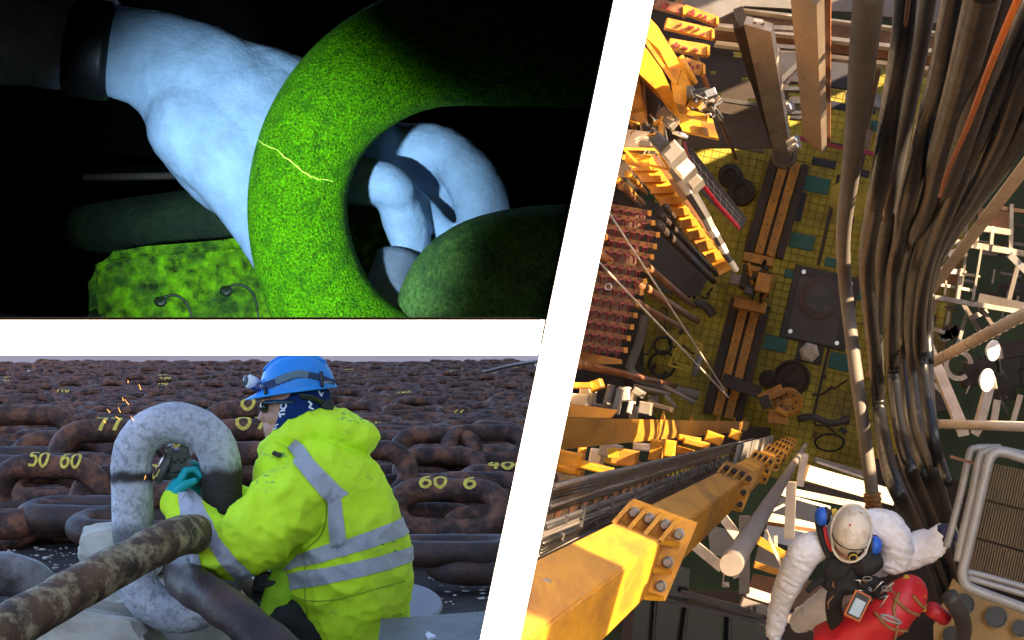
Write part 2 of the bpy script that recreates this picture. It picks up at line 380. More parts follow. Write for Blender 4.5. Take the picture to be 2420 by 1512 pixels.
# inner pale-blue flank of the lower link joint
cl = spline([(935, 600, 60, .06), (915, 690, 66, .05), (940, 800, 70, .05), (1000, 900, 70, .06)], 6)
mb = MB(); mb.tube([T3(p[0], p[1], p[3]) for p in cl], [p[2] * st for p in cl], 24)
obj('steel_bar', mb, mat('bare_blue_steel', (.16, .18, .22), .5, var=.2, scale=80, bump=.2, fine=300), smooth=True, label='bare bluish steel bar behind the dim green link', cat='bar')
# the links end against the black box's side board and its floor
def trim(o):
    pa, pb = W((PL - 6, 0), 1.0), W((PL - 6 - SL * 1512, 1512), 1.0); n = (pa - CAMP).cross(pb - CAMP).normalized()
    if (W((600, 400), 1.0) - CAMP).dot(n) < 0: n = -n
    m2 = Vector((0, W((0, 752), 1.0).z - HC, -1)).normalized()
    if (W((600, 400), 1.0) - CAMP).dot(m2) < 0: m2 = -m2
    bm = bmesh.new(); bm.from_mesh(o.data)
    for nn in (n, m2):
        r = bmesh.ops.bisect_plane(bm, geom=bm.verts[:] + bm.edges[:] + bm.faces[:], plane_co=CAMP, plane_no=nn, clear_inner=True)
        bmesh.ops.holes_fill(bm, edges=[e for e in bm.edges if e.is_boundary], sides=0)
    bm.to_mesh(o.data); bm.free()
for o_ in [o for o in COL.objects if o.name.startswith(('chain_link', 'steel_bar'))]: trim(o_)
# ---- the hand and forearm
hb = MB()
def limb(m, pts, n=24, sub=4, flat=None):
    P = spline(pts, sub); kw = dict(flat=flat, upv=(0, 1, 0)) if flat else {}
    m.tube([T3(p[0], p[1], p[3]) for p in P], [p[2] * st for p in P], n, **kw)
    for e in (P[-1], P[0]): m.ball(T3(e[0], e[1], e[3]), e[2] * st, e[2] * st * (flat or 1), e[2] * st)
limb(hb, [(-420, 5, 138, .085), (-150, 30, 128, .08), (60, 58, 118, .075), (200, 80, 114, .07), (320, 108, 128, .07), (420, 170, 166, .07), (510, 265, 196, .07), (600, 320, 205, .072), (720, 330, 165, .08), (830, 340, 110, .09)], flat=.6)
limb(hb, [(430, 270, 125, .06), (510, 355, 118, .055), (560, 450, 92, .055), (592, 550, 60, .056), (618, 640, 34, .06), (632, 700, 20, .06)], flat=.75)
limb(hb, [(520, 120, 70, .075), (640, 160, 80, .08), (760, 230, 85, .085), (860, 290, 70, .09)])
limb(hb, [(760, 310, 100, .09), (900, 315, 72, .10), (1010, 325, 76, .10), (1066, 345, 66, .095)])           # index: root and knuckle
limb(hb, [(1066, 345, 64, .09), (1112, 405, 72, .078), (1138, 470, 72, .07), (1150, 560, 64, .07), (1155, 630, 54, .07)])
limb(hb, [(780, 395, 66, .08), (850, 408, 60, .056), (905, 424, 58, .05), (925, 436, 50, .05)])                             # thumb
limb(hb, [(918, 440, 48, .058), (948, 512, 57, .064), (962, 580, 48, .07), (970, 650, 36, .075)])
limb(hb, [(880, 380, 60, .11), (950, 430, 30, .085), (1008, 486, 28, .08), (1050, 545, 30, .08), (1060, 600, 28, .08)])   # middle finger
limb(hb, [(820, 380, 80, .10), (920, 390, 78, .11), (1000, 425, 72, .115), (1045, 490, 60, .115), (1060, 580, 50, .115)])
limb(hb, [(870, 300, 60, .13), (1000, 330, 50, .14), (1060, 430, 44, .14), (1075, 520, 40, .14)])
limb(hb, [(860, 270, 60, .15), (960, 300, 48, .16), (1020, 390, 42, .16), (1035, 470, 38, .16)])
me = remeshed(hb, .0026, 9, .6)
displace(me, lambda c: .0009 * mnoise.noise(c * 45) + .0003 * mnoise.noise(c * 160) - .0004 * max(0, 1 - 6 * abs(mnoise.noise(Vector((c.x * 34 + c.z * 40, c.y * 40, c.z * 26 - c.x * 60))))))
M_hand = mat('blue_lit_skin', (.32, .43, .56), .6, var=.25, scale=55, bump=.22, fine=300, dirt=(.26, .36, .50), dscale=30, damt=.6, spec=.25)  # the lamp's blue cast is put into the skin colour
hand = obj('person', me, M_hand, smooth=True, label='bare hand and forearm with black watch strap gripping the green link', cat='person')
# watch strap
P = [T3(205, 100, .075)]
mb = MB()
ax = (T3(330, 120, .075) - T3(80, 85, .08)).normalized()
ring = []
mb.tube([T3(112, 66, .074), T3(122, 68, .074), T3(170, 76, .072), T3(212, 82, .070), T3(220, 83, .070)], [.0330, .0350, .0354, .0350, .0330], 32, flat=.75, upv=(0, 1, 0))
obj('watch_strap', mb, M_blackp, hand, smooth=True, label='black watch strap round the wrist')
# ---- rough green block with two strap slots, behind and below the arm
mb = MB()
YBk = 1.62; sb = YBk / F
def B3(px, py, dy=0.0): return W((px, py), YBk) + Vector((0, dy, 0))
prof = [(205, 640), (235, 600), (300, 584), (400, 575), (480, 570), (560, 560), (640, 545), (800, 520), (860, 480), (1000, 470), (1250, 500), (1250, 800), (215, 800), (200, 700)]
mb.hexa([B3(*p) for p in prof], [B3(*p, .08) for p in prof])
me = mb.mesh('blk')
bm = bmesh.new(); bm.from_mesh(me); bmesh.ops.bevel(bm, geom=bm.edges[:], offset=.009, segments=3, affect='EDGES'); bmesh.ops.recalc_face_normals(bm, faces=bm.faces); bm.to_mesh(me); bm.free()
me.transform(Matrix.Identity(4))
M_blk = mat('green_ink_pooled', (.19, .47, .0), .75, var=.95, scale=110, bump=.6, fine=160, dirt=(.02, .06, .01), dscale=18, damt=.85, spec=.3)
blk = obj('metal_block', me, M_blk, label='green stained metal block with two arched slots and round studs', cat='block')
smooth_angle(blk)
lg = MB(); P = spline([(60, 500, 60, .2), (260, 500, 80, .17), (520, 485, 85, .15), (800, 520, 80, .14), (1200, 520, 80, .16)], 5); lg.tube([B3(p[0], p[1], p[3]) for p in P], [p[2] * sb for p in P], 20)
obj('falloff_ledge', lg, mat('dim_green_falloff', (.02, .04, .012), .8, var=.8, scale=14, bump=.5, fine=90), blk, smooth=True)  # dark tube stands in for the dim green falloff behind the block
M_stud = mat('dark_dull_stud', (.02, .035, .008), .45, bump=.2)
for cx, cy in ((385, 760), (540, 735)):
    pa = spline([(cx - 2, cy - 58), (cx + 30, cy - 62), (cx + 58, cy - 40), (cx + 70, cy + 10), (cx + 72, cy + 70)], 5)
    mb = MB(); mb.tube([B3(x, y, .001) for x, y in pa], [.0017 - .0009 * abs(k / len(pa) - .3) for k in range(len(pa))], 8); obj('slot_rim', mb, M_stud, blk, smooth=True)
    mb = MB(); mb.lathe(B3(cx - 6, cy - 52, .002), (0, -1, .25), [(.0066, 0), (.0060, .0015), (.004, .0025), (0, .0026)], 14); obj('stud', mb, M_stud, blk, smooth=True)
mb = MB(); mb.lathe(B3(226, 748, .002), (0, -1, .25), [(.0066, 0), (.0060, .0015), (.004, .0025), (0, .0026)], 14); obj('stud', mb, M_stud, blk, smooth=True)
mb = MB(); mb.tube([B3(40, 352, .25), B3(420, 345, .25)], .0035, 8); obj('rod', mb, mat('dull_brown_rod', (.10, .07, .05), .7), smooth=True, label='dull brown rod far back below the watch strap', cat='rod')
# ---- the inspection lamp's beam (lamp head stands just outside the picture)
sp = bpy.data.lights.new('inspection_lamp', 'SPOT'); sp.energy = 7.6; sp.color = (.50, .76, 1.0); sp.spot_size = math.radians(37); sp.spot_blend = .8; sp.shadow_soft_size = .012
spo = bpy.data.objects.new('inspection_lamp', sp); COL.objects.link(spo)
spo.location = W((-110, 722), .87)
aim = T3(600, 545, .02)
spo.rotation_euler = (spo.location - aim).to_track_quat('Z', 'Y').to_euler()
# ================================================================== the yard of mooring chain
def base_z(Y): return max(0.0, (Y - 16) * .0108)
# added strip beyond the yard, coloured to stand in for pale sky
mb = MB(); prev = None
xs_b = np.linspace(-130, 12, 60)
a_ = [Vector((x, 330, -8)) for x in xs_b]; t_ = [Vector((x, 345, 2.75 + .12 * mnoise.noise(Vector((x * .06, 1, 0))))) for x in xs_b]; r_ = [Vector((x, 390, 2.6)) for x in xs_b]
n = len(xs_b); mb.add(a_ + t_ + r_, [(k * 1, k + 1, n + k + 1, n + k) for k in range(n - 1)] + [(n + k, n + k + 1, 2 * n + k + 1, 2 * n + k) for k in range(n - 1)])
obj('sky_strip', mb, mat('lavender_sky_strip', (.046, .056, .095), .9, var=.12, scale=.05, bump=0, spec=.1), kind='structure')
# ground sheet, stopping at the leaning wall
me = bpy.data.meshes.new('ground'); vs = []; fs = []
ys = [-12, .5, 2, 3, 4, 5, 6, 7, 8, 9, 10, 12, 14, 16, 20, 30, 45, 70, 95, 140, 220, 330]; xs = np.linspace(0, 1, 26)
for Y in ys:
    x1 = kx(PL + 35, max(Y, .5), base_z(Y)) if Y > 0 else -.2
    for t in xs:
        x = x1 - (1 - t) ** 2 * (14 + Y * 3 if Y > 0 else 14)
        z = (base_z(Y) if Y < 97 else max(-2.0, base_z(97) - (Y - 97) * .03)) - .03 + (.03 * mnoise.noise(Vector((x * 1.3, Y * 1.3, 0))) if Y < 20 else 0)
        vs.append((x, Y, z))
n = len(xs)
for i in range(len(ys) - 1):
    fs += [(i * n + k, i * n + k + 1, (i + 1) * n + k + 1, (i + 1) * n + k) for k in range(n - 1)]
me.from_pydata(vs, [], fs); me.update()
obj('ground', me, M_mud, smooth=True, kind='structure')
# pale flecks of broken coating on the mud
mb = MB()
for k in range(620):
    Y = random.uniform(7.3, 12.5); px = random.choice([random.uniform(0, 330), random.uniform(0, 330), random.uniform(930, 1250)])
    x = (px - CX) / F * Y; r = random.choice([.004, .006, .006, .009, .014]) * random.uniform(.6, 1.3)
    mb.ball((x, Y, -.02 + r * .3 + .03 * mnoise.noise(Vector((x * 1.3, Y * 1.3, 0)))), r * random.uniform(.8, 2), r, r * .5, nu=6, nv=4)
obj('gravel', mb, mat('pale_chips', (.55, .52, .48), .9, bump=0), kind='stuff', label='pale chips of broken coating scattered on the mud', cat='chips')

LL, LW, LR = .70, .43, .066        # link length, width, bar radius
def stadium(L, Wd, r, ns=8, na=10):
    R = Wd / 2 - r; h = L / 2 - r - R; P = []
    for i in range(na): a = -math.pi / 2 + math.pi * i / na; P.append((h + R * math.cos(a), R * math.sin(a), 0))
    for i in range(ns): P.append((h - 2 * h * i / ns, R, 0))
    for i in range(na): a = math.pi / 2 + math.pi * i / na; P.append((-h + R * math.cos(a), R * math.sin(a), 0))
    for i in range(ns): P.append((-h + 2 * h * i / ns, -R, 0))
    return P
def link_mesh(name, L, Wd, r, nt=14, ns=4, na=8, jitter=.0):
    mb = MB(); P = stadium(L, Wd, r, ns, na)
    mb.tube(P, r, nt, closed=True, upv=(0, 0, 1))
    if jitter: mb.v = [v + Vector((mnoise.noise(v * 9), mnoise.noise(v * 9 + Vector((5, 0, 0))), mnoise.noise(v * 9 + Vector((0, 7, 0))))) * jitter for v in mb.v]
    return mb.mesh(name)
lk_hi = [link_mesh('chain_link', LL * s_, LW, LR * t_, 18, 5, 10, .006) for s_, t_ in ((1, 1), (1.04, 1.06), (.96, .97))]
for m_ in lk_hi: m_.materials.append(M_rust); m_.polygons.foreach_set('use_smooth', [True] * len(m_.polygons))
GROUP_L = 'rusty mooring chain links heaped across the yard'
def rot(ax, ay, az): return Matrix.Rotation(az, 3, 'Z') @ Matrix.Rotation(ay, 3, 'Y') @ Matrix.Rotation(ax, 3, 'X')
def put_link(loc, R, label, me=None, m=None, group=GROUP_L):
    o = bpy.data.objects.new('chain_link', me or random.choice(lk_hi)); COL.objects.link(o)
    o.matrix_world = Matrix.Translation(loc) @ R.to_4x4()
    if m:
        o.data = o.data.copy(); o.data.materials.clear(); o.data.materials.append(m)
    return props(o, label, 'chain link', group)
# ---- heap, laid row by row: flat links and upright links alternating along each chain
rows = []
Y = 8.6
while Y < 92:
    rows.append(Y); Y += .28 + .006 * max(0, Y - 14)
links = []
for i, Y in enumerate(rows):
    x0 = (-60 - CX) / F * Y - .4; x1 = kx(PL, Y, .3) - .22
    x = x0 - random.uniform(0, .5); k = random.randint(0, 1); ph = random.uniform(0, 6)
    while x < x1:
        up = k % 2
        px = CX + F * x / Y
        yy = Y + .10 * math.sin(x * 1.3 + ph) + random.uniform(-.13, .13)
        zz = base_z(Y) + (.13 if not up else .13) + .07 * mnoise.noise(Vector((x * .9, Y * .9, 3))) + random.uniform(-.02, .03)
        if random.random() < .22: zz += .10
        if Y > 75: zz += .08 * mnoise.noise(Vector((x * .35, Y * .2, 9)))
        R = rot(math.radians(random.gauss(34 if up else 8, 10)), math.radians(random.gauss(0, 4)), math.radians(random.gauss(0, 12) if random.random() > .08 else random.uniform(-60, 60)))
        skip = False
        if Y < 11.2 and 230 < px < 1010: skip = True          # hidden behind the big link and the worker
        if Y < 13.5 and px < 470 and Y < 12.4: skip = True    # bare mud and hand-laid links here
        if Y < 11.7 and px > 900: skip = True
        if not skip: links.append((Y, x, yy, zz, R, up))
        x += .50 + random.uniform(-.02, .05); k += 1
vis = lambda l: l[0]
links.sort(key=vis)
near, far = links[:236], links[236:]
def row_label(Y, up):
    d = 'in the front rows of the heap' if Y < 16 else 'in the middle rows of the heap'
    return ('upright rusty brown chain link ' if up else 'rusty brown chain link lying flat ') + d
for l in near: put_link(Vector((l[1], l[2], l[3])), l[4], row_label(l[0], l[5]), group='%s, %s' % (GROUP_L, row_label(l[0], l[5])))
# the rest of the heap as one mass
protos = []
for nt_, ns_, na_ in ((12, 3, 6), (8, 2, 5)):
    mb = MB(); mb.tube(stadium(LL, LW, LR, ns_, na_), LR, nt_, closed=True, upv=(0, 0, 1))
    protos.append((np.array([tuple(v) for v in mb.v]), np.array(mb.f)))
V = []; Fc = []; o_ = 0
for l in far:
    pv, pf = protos[0 if l[0] < 40 else 1]
    R = np.array(l[4]); V.append(pv @ R.T + np.array((l[1], l[2], l[3]))); Fc.append(pf + o_); o_ += len(pv)
V = np.concatenate(V); Fc = np.concatenate(Fc)
me = bpy.data.meshes.new('chain_heap'); me.vertices.add(len(V)); me.vertices.foreach_set('co', V.ravel()); me.loops.add(Fc.size); me.loops.foreach_set('vertex_index', Fc.ravel().astype(np.int32))
me.polygons.add(len(Fc)); me.polygons.foreach_set('loop_start', np.arange(0, Fc.size, 4, dtype=np.int32)); me.update(calc_edges=True); me.validate()
heap = obj('chain_heap', me, M_rust, smooth=True, label='far mass of rusty mooring chain reaching the skyline', cat='chain', kind='stuff')
# ---- painted numbers
DIG = {'0': [[(.5, 1), (.15, .8), (.05, .5), (.15, .2), (.5, 0), (.85, .2), (.95, .5), (.85, .8), (.5, 1)]],
       '6': [[(.8, 1), (.4, .85), (.1, .45), (.2, .1), (.55, 0), (.9, .2), (.8, .5), (.45, .55), (.12, .35)]],
       '5': [[(.9, 1), (.25, 1), (.2, .6), (.6, .62), (.92, .35), (.7, .05), (.1, .05)]],
       '4': [[(.3, 1), (.08, .45), (.9, .45)], [(.7, .85), (.65, 0)]],
       '1': [[(.4, .8), (.55, 1), (.5, 0)]], '7': [[(.1, 1), (.9, 1), (.4, 0)]],
       '3': [[(.1, .95), (.6, 1), (.85, .78), (.45, .55), (.9, .3), (.6, .02), (.1, .08)]],
       '8': [[(.5, .55), (.15, .75), (.5, 1), (.85, .75), (.5, .55), (.1, .28), (.5, 0), (.9, .28), (.5, .55)]], ' ': []}
def ribbon(mb, P, Nn, wd):
    """flat brush stroke: points P with surface normals Nn"""
    for i in range(len(P) - 1):
        d = (P[i + 1] - P[i])
        if d.length < 1e-6: continue
        s0 = d.cross(Nn[i]).normalized() * wd * .5; e = d.normalized() * wd * .18
        mb.add([P[i] - s0 - e, P[i] + s0 - e, P[i + 1] + s0 + e, P[i + 1] - s0 + e], [(0, 1, 2, 3)])
def paint_on(mb, text, M, off, r, h, wd, a0=.2, a1=1.5, x0=None):
    """numerals brushed round the straight bar of a link: M link matrix, off = bar offset in link space"""
    adv = h * .82; L = len(text) * adv; x0 = -L / 2 if x0 is None else x0
    for i, ch in enumerate(text):
        for st_ in DIG[ch]:
            P = []; Nn = []
            for (u, v) in spline(st_, 4):
                x = x0 + i * adv + u * h * .66; a = a0 + (a1 - a0) * v
                nloc = a
                P.append((x, a)); 
            pts = []; nn = []
            for x, a in P:
                nw = (M['x'] * 0 + M['n0'] * math.cos(a) + M['n1'] * math.sin(a)); nn.append(nw)
                pts.append(M['o'] + M['x'] * x + nw * (r + .009))
            ribbon(mb, pts, nn, wd)
def frame_for(o_loc, R, side):
    X = (R @ Vector((1, 0, 0))).normalized(); bar = o_loc + R @ Vector((0, side * (LW / 2 - LR), 0))
    n0 = Vector((0, -1, 0)); n0 = (n0 - X * n0.dot(X)).normalized(); n1 = X.cross(n0)
    if n1.z < 0: n1 = -n1
    return {'x': X if X.x > 0 else -X, 'o': bar, 'n0': n0, 'n1': n1}
def mark(loc, R, side, text, parent=None, h=.13, wd=.02, a0=.15, a1=1.45, x0=None, m=M_paint):
    mb = MB(); paint_on(mb, text, frame_for(loc, R, side), 0, LR, h, wd, a0, a1, x0); return mb
# far yellow and white marks on the mass
mb = MB(); mbw = MB(); cnt = 0
for l in random.sample(links[110:], min(170, len(links) - 110)):
    if l[0] > 70: continue
    loc = Vector((l[1], l[2], l[3])); side = max((-1, 1), key=lambda s: (loc + l[4] @ Vector((0, s * .15, 0))).z)
    tgt = mbw if random.random() < .12 else mb
    paint_on(tgt, random.choice(['400', '11', '110', '430', '71', '00', '60', '140', '77']), frame_for(loc, l[4], side), 0, LR, .10, .024, .45, 1.6)
    cnt += 1
obj('paint_mark', mb, M_paint, heap, kind='stuff', label='yellow hand-painted numbers on the chain'); obj('paint_mark', mbw, M_text, heap, kind='stuff', label='white hand-painted marks on the chain')

# ---- hand-laid links in front of the heap, each with its own look
def P3(px, py, Y): return W((px, py), Y)
def hl(px, py, Y, ax, ay, az, label, m=None, text=None, x0=None, side=None, h=.13, a0=.1, a1=1.4, wd=.022):
    R = rot(math.radians(ax), math.radians(ay), math.radians(az)); loc = P3(px, py, Y)
    o = put_link(loc, R, label, m=m)
    if text:
        side = side or max((-1, 1), key=lambda s: (R @ Vector((0, s, 0))).z)
        mb = mark(loc, R, side, text, h=h, a0=a0, a1=a1, x0=x0, wd=wd); t = MB(); inv = (Matrix.Translation(loc) @ R.to_4x4()).inverted()
        t.v = [inv @ v for v in mb.v]; t.f = mb.f; t.m = mb.m
        obj('paint_mark', t, M_paint, o, kind='stuff')
    return o
hl(118, 1172, 10.6, 90, 2, -4, 'rusty link marked 50 60 in yellow standing beside the bare mud', text='50 60', h=.068, wd=.014, x0=-.10)
hl(150, 1140, 11.3, 38, -2, 3, 'rusty link standing just behind the one marked 50 60')
hl(60, 1222, 10.2, 3.2, 0, 12, 'rusty link lying flat through the foot of the one marked 50 60')
hl(215, 1215, 10.0, 5.6, 0, -6, 'dark rusty link lying beside the white painted link', m=M_rustw)
hl(330, 1175, 10.6, 38, 2, 5, 'rusty link behind the opening of the white painted link', text='80', h=.13)
hl(300, 1120, 11.6, 8, 2, -4, 'rusty link lying on its side behind the white painted link')
hl(150, 1080, 12.2, 38, 0, 2, 'thick upright link on top of the heap beside the mud')
hl(260, 1075, 12.0, 72, 0, 6, 'second upright link on top of the heap beside the mud', text='77', h=.1)
hl(40, 1090, 12.0, 7.2, 0, -8, 'dark link lying at the open edge of the heap', m=M_rustw)
hl(60, 1035, 12.9, 72, 0, 8, 'upright link leaning over the dark edge link')
hl(1058, 1206, 11.3, 46, 1, -3, 'rusty link marked 60 6 in yellow behind the worker', text='60 6', h=.10, wd=.018, a0=.25, a1=1.3)
hl(1125, 1176, 12.8, 38, 0, 3, 'rounded rusty link just behind the one marked 60 6')
hl(985, 1180, 12.6, 38, 0, -3, 'rusty link partly hidden by the yellow jacket above the marked link')
hl(1070, 1300, 10.2, 2, 0, -2, 'dark heavy link lying flat near the grey disc', m=M_rustw)
hl(1175, 1335, 10.2, 6, 0, 5, 'dark link slumped on the mud near the grey disc', m=M_rustw)
hl(1180, 1262, 11.2, 38, 0, 4, 'rusty link end above the dark slumped link')
hl(1000, 1255, 11.4, 38, 0, 4, 'rusty link tucked below the one marked 60 6')
hl(1200, 1130, 13.6, 10, 0, -4, 'rusty link with yellow dabs near the partition', text='400', h=.11, a0=.5)
hl(1040, 1110, 14.2, 38, 0, 0, 'smooth rusty link with a rounded back behind the jacket')
hl(1150, 1055, 14.6, 38, 0, 3, 'tall upright link standing proud of the rows behind the jacket')
hl(1030, 1060, 14.6, 38, 0, -2, 'long upright link standing proud beside the jacket hood')
hl(860, 1120, 12.6, 72, 0, 0, 'rusty link seen just past the shoulder of the jacket')
hl(600, 1070, 12.6, 74, 0, 4, 'rusty link marked 07 in yellow below the worker\'s chin', text='07', h=.13)
hl(590, 1020, 13.6, 72, 0, -4, 'rusty link with a yellow ring mark in front of the face', text='0', h=.13)
hl(560, 1130, 11.6, 72, 0, 4, 'rusty link between the big link and the sleeve')
hl(420, 1110, 12.2, 62, 0, 0, 'rusty link seen through the big link above the grinder', text='0', h=.12)
hl(430, 1240, 9.8, 72, 0, -8, 'rusty link low behind the opening of the white painted link')
hl(330, 1245, 9.7, 8, 0, 6, 'dark link under the opening of the white painted link', m=M_rustw)

# ---- the big link being ground, standing upright
YH = 6.5; sh = YH / F
def H3(px, py, dy=0.0): return Vector(((px - CX) * sh, YH + dy, HC + (CY - py) * sh))
cxl, cyl, hw, R_ = 418, 1232, 49, 106
path = []
top, bot = 1104, 1346
for i in range(17): a = math.pi - math.pi * i / 16; path.append((cxl + R_ * math.cos(a) - 3, top - R_ * math.sin(a)))
for i in range(1, 9): path.append((cxl + R_ - 3 + 4 * i / 8, top + (bot - top) * i / 8))
for i in range(1, 17): a = -math.pi * i / 16; path.append((cxl + 1 + R_ * math.cos(a), bot - R_ * math.sin(a)))
for i in range(1, 8): path.append((cxl - R_ + 1 - 4 * i / 8, bot + (top - bot) * i / 8))
mb = MB(); mb.tube([H3(x, y, (y - 1056) * .00012) for x, y in path], hw * sh, 32, closed=True)
mb.v = [v + Vector((mnoise.noise(v * 14), mnoise.noise(v * 14 + Vector((3, 0, 0))), mnoise.noise(v * 14 + Vector((0, 3, 0))))) * .004 for v in mb.v]
# paint with bare patches: dark bands where the wire brush has been
m = mat('chalky_white_primer', (.60, .60, .65), .75, var=.5, scale=3.5, bump=.8, fine=70, dirt=(.15, .14, .16), dscale=42, damt=.6)
N = m.node_tree.nodes; Lk = m.node_tree.links; B = N['Principled BSDF']
src = B.inputs['Base Color'].links[0].from_socket
tc = N.new('ShaderNodeTexCoord'); sx = N.new('ShaderNodeSeparateXYZ'); Lk.new(tc.outputs['Object'], sx.inputs[0])
nz = N.new('ShaderNodeTexNoise'); nz.inputs['Scale'].default_value = 14; nz.inputs['Detail'].default_value = 6; Lk.new(tc.outputs['Object'], nz.inputs['Vector'])
def mth(op, a, b=None, c=None):
    n = N.new('ShaderNodeMath'); n.operation = op
    for i, x in enumerate((a, b, c)):
        if x is None: continue
        if isinstance(x, (int, float)): n.inputs[i].default_value = x
        else: Lk.new(x, n.inputs[i])
    return n.outputs[0]
zz_ = mth('MULTIPLY_ADD', nz.outputs['Fac'], .05, sx.outputs['Z'])
def band_z(p0, p1, soft):
    z1, z0 = H3(0, p0).z + .025, H3(0, p1).z + .025
    r1 = N.new('ShaderNodeMapRange'); r1.interpolation_type = 'SMOOTHSTEP'; Lk.new(zz_, r1.inputs[0]); r1.inputs[1].default_value = z0 - soft; r1.inputs[2].default_value = z0 + soft
    r2 = N.new('ShaderNodeMapRange'); r2.interpolation_type = 'SMOOTHSTEP'; Lk.new(zz_, r2.inputs[0]); r2.inputs[1].default_value = z1 - soft; r2.inputs[2].default_value = z1 + soft; r2.inputs[3].default_value = 1; r2.inputs[4].default_value = 0
    return mth('MULTIPLY', r1.outputs[0], r2.outputs[0])
lft = mth('LESS_THAN', sx.outputs['X'], H3(418, 0).x); rgt = mth('SUBTRACT', 1.0, lft)
f = mth('MAXIMUM', mth('MULTIPLY', band_z(1112, 1140, .012), lft), mth('MULTIPLY', band_z(1104, 1285, .02), rgt))
f = mth('MAXIMUM', f, mth('MULTIPLY', band_z(1240, 1300, .03), mth('MULTIPLY', lft, .75)))
mx = N.new('ShaderNodeMix'); mx.data_type = 'RGBA'; Lk.new(f, mx.inputs[0]); Lk.new(src, mx.inputs[6]); mx.inputs[7].default_value = (.030, .022, .020, 1); Lk.new(mx.outputs[2], B.inputs['Base Color'])
big = obj('chain_link', mb, m, smooth=True, label='large upright chain link with chalky white coating and dark brushed bands', cat='chain link')
# ---- links threaded through it
def barlink(pts, r, m, label, n=24):
    P = spline(pts, 6); mb = MB(); mb.tube([W((p[0], p[1]), p[2]) for p in P], [r * p[3] for p in P], n, closed=False)
    mb.v = [v + Vector((mnoise.noise(v * 12), mnoise.noise(v * 12 + Vector((3, 0, 0))), mnoise.noise(v * 12 + Vector((0, 3, 0))))) * .007 for v in mb.v]
    return obj('chain_link', mb, m, smooth=True, label=label, cat='chain link')
barlink([(-140, 1560, 5.2, 1.15), (0, 1492, 5.35, 1.1), (150, 1407, 5.6, 1.05), (300, 1325, 5.85, 1), (410, 1272, 6.05, 1), (470, 1262, 6.35, 1), (500, 1290, 6.65, 1), (470, 1340, 6.95, 1), (380, 1400, 7.1, 1), (200, 1480, 7.2, 1), (0, 1560, 7.2, 1)], .060, M_flake, 'rust flaked link slanting up through the white painted link')
barlink([(800, 1660, 5.6, 1.0), (660, 1540, 5.75, 1.0), (560, 1455, 5.9, 1.0), (480, 1400, 6.1, 1), (440, 1372, 6.35, 1), (436, 1352, 6.6, 1), (470, 1345, 6.9, 1), (560, 1395, 7.1, 1), (700, 1490, 7.2, 1), (800, 1600, 7.2, 1)], .062, M_rustw, 'dark wet link sloping down from the white link past the knee')
barlink([(-120, 1420, 6.3, 1), (-40, 1365, 6.3, 1), (30, 1358, 6.35, 1), (85, 1385, 6.4, 1), (110, 1440, 6.45, 1), (95, 1500, 6.5, 1), (60, 1580, 6.5, 1)], .068, mat('greyed_link_coating', (.20, .19, .20), .5, var=.5, scale=9, bump=.4, fine=50, dirt=(.05, .032, .026), dscale=6, damt=.8), 'greyish curved link end on the mud below the slanting link')
barlink([(560, 1640, 7.4, 1), (600, 1500, 7.4, 1), (620, 1420, 7.4, 1), (670, 1390, 7.5, 1), (740, 1400, 7.6, 1), (760, 1500, 7.7, 1)], .066, M_rustw, 'dark link half hidden behind the knee of the worker')
barlink([(-60, 1246, 9.9, 1), (40, 1240, 9.9, 1), (90, 1215, 10, 1), (150, 1218, 10.1, 1), (280, 1222, 10.1, 1), (400, 1222, 10.1, 1)], .07, M_rust, 'long rusty bar link lying along the edge of the mud')
# ---- stones, disc, slab
def rock(name, c, sx_, sy_, sz_, seed, label, cat, m=M_stone, rough=.25, cuts=3):
    bm = bmesh.new(); bmesh.ops.create_cube(bm, size=1.0); bmesh.ops.subdivide_edges(bm, edges=bm.edges[:], cuts=cuts, use_grid_fill=True, smooth=.25)
    for v in bm.verts:
        p = v.co.copy(); q = p * 2.1 + Vector((seed, seed * 1.7, 0)); v.co = Vector((p.x * sx_, p.y * sy_, p.z * sz_)) + Vector((mnoise.noise(q), mnoise.noise(q + Vector((9, 0, 0))), mnoise.noise(q + Vector((0, 9, 0))))) * rough * min(sx_, sy_, sz_)
        v.co += Vector(c)
    me = bpy.data.meshes.new(name); bm.to_mesh(me); bm.free(); return smooth_angle(obj(name, me, m, label=label, cat=cat), 30)
rock('stone_block', H3(235, 1330, .45), .25, .2, .13, 2.0, 'pale squared stone block behind the slanting link', 'stone', cuts=5)
rock('stone_block', H3(290, 1490, .55), .5, .35, .2, 5.0, 'pale crumbling stone under the white painted link', 'stone', rough=.35, cuts=7)
rock('stone_block', H3(430, 1560, .4), .3, .3, .12, 8.0, 'low pale rubble stone against the foot of the white link', 'stone', rough=.4, cuts=6)
rock('stone_block', H3(610, 1400, .9), .2, .2, .12, 11.0, 'small pale stone glimpsed between link and knee', 'stone', rough=.4, cuts=5)
rock('stone_block', H3(205, 1530, .1), .3, .3, .16, 14.0, 'pale stone below the slanting link at the mud edge', 'stone', rough=.4, cuts=6)
mb = MB(); c = W((958, 1432), 7.4); mb.lathe(c, Vector((.10, -.45, 1)), [(.0, 0), (.125, .0), (.132, .006), (.132, .016), (.125, .022), (.0, .022)], 40)
obj('disc', mb, mat('blue_grey_disc', (.30, .31, .37), .6, var=.1, bump=.05), smooth=False, label='flat blue-grey round disc lying beside the jacket hem', cat='disc')
mb = MB(); mb.hexa([W((900, 1462), 6.3), W((1200, 1440), 6.6), W((1200, 1600), 5.6), W((880, 1600), 5.4)], [W((900, 1462), 6.3) - Vector((0, 0, .06)), W((1200, 1440), 6.6) - Vector((0, 0, .06)), W((1200, 1600), 5.6) - Vector((0, 0, .06)), W((880, 1600), 5.4) - Vector((0, 0, .06))])
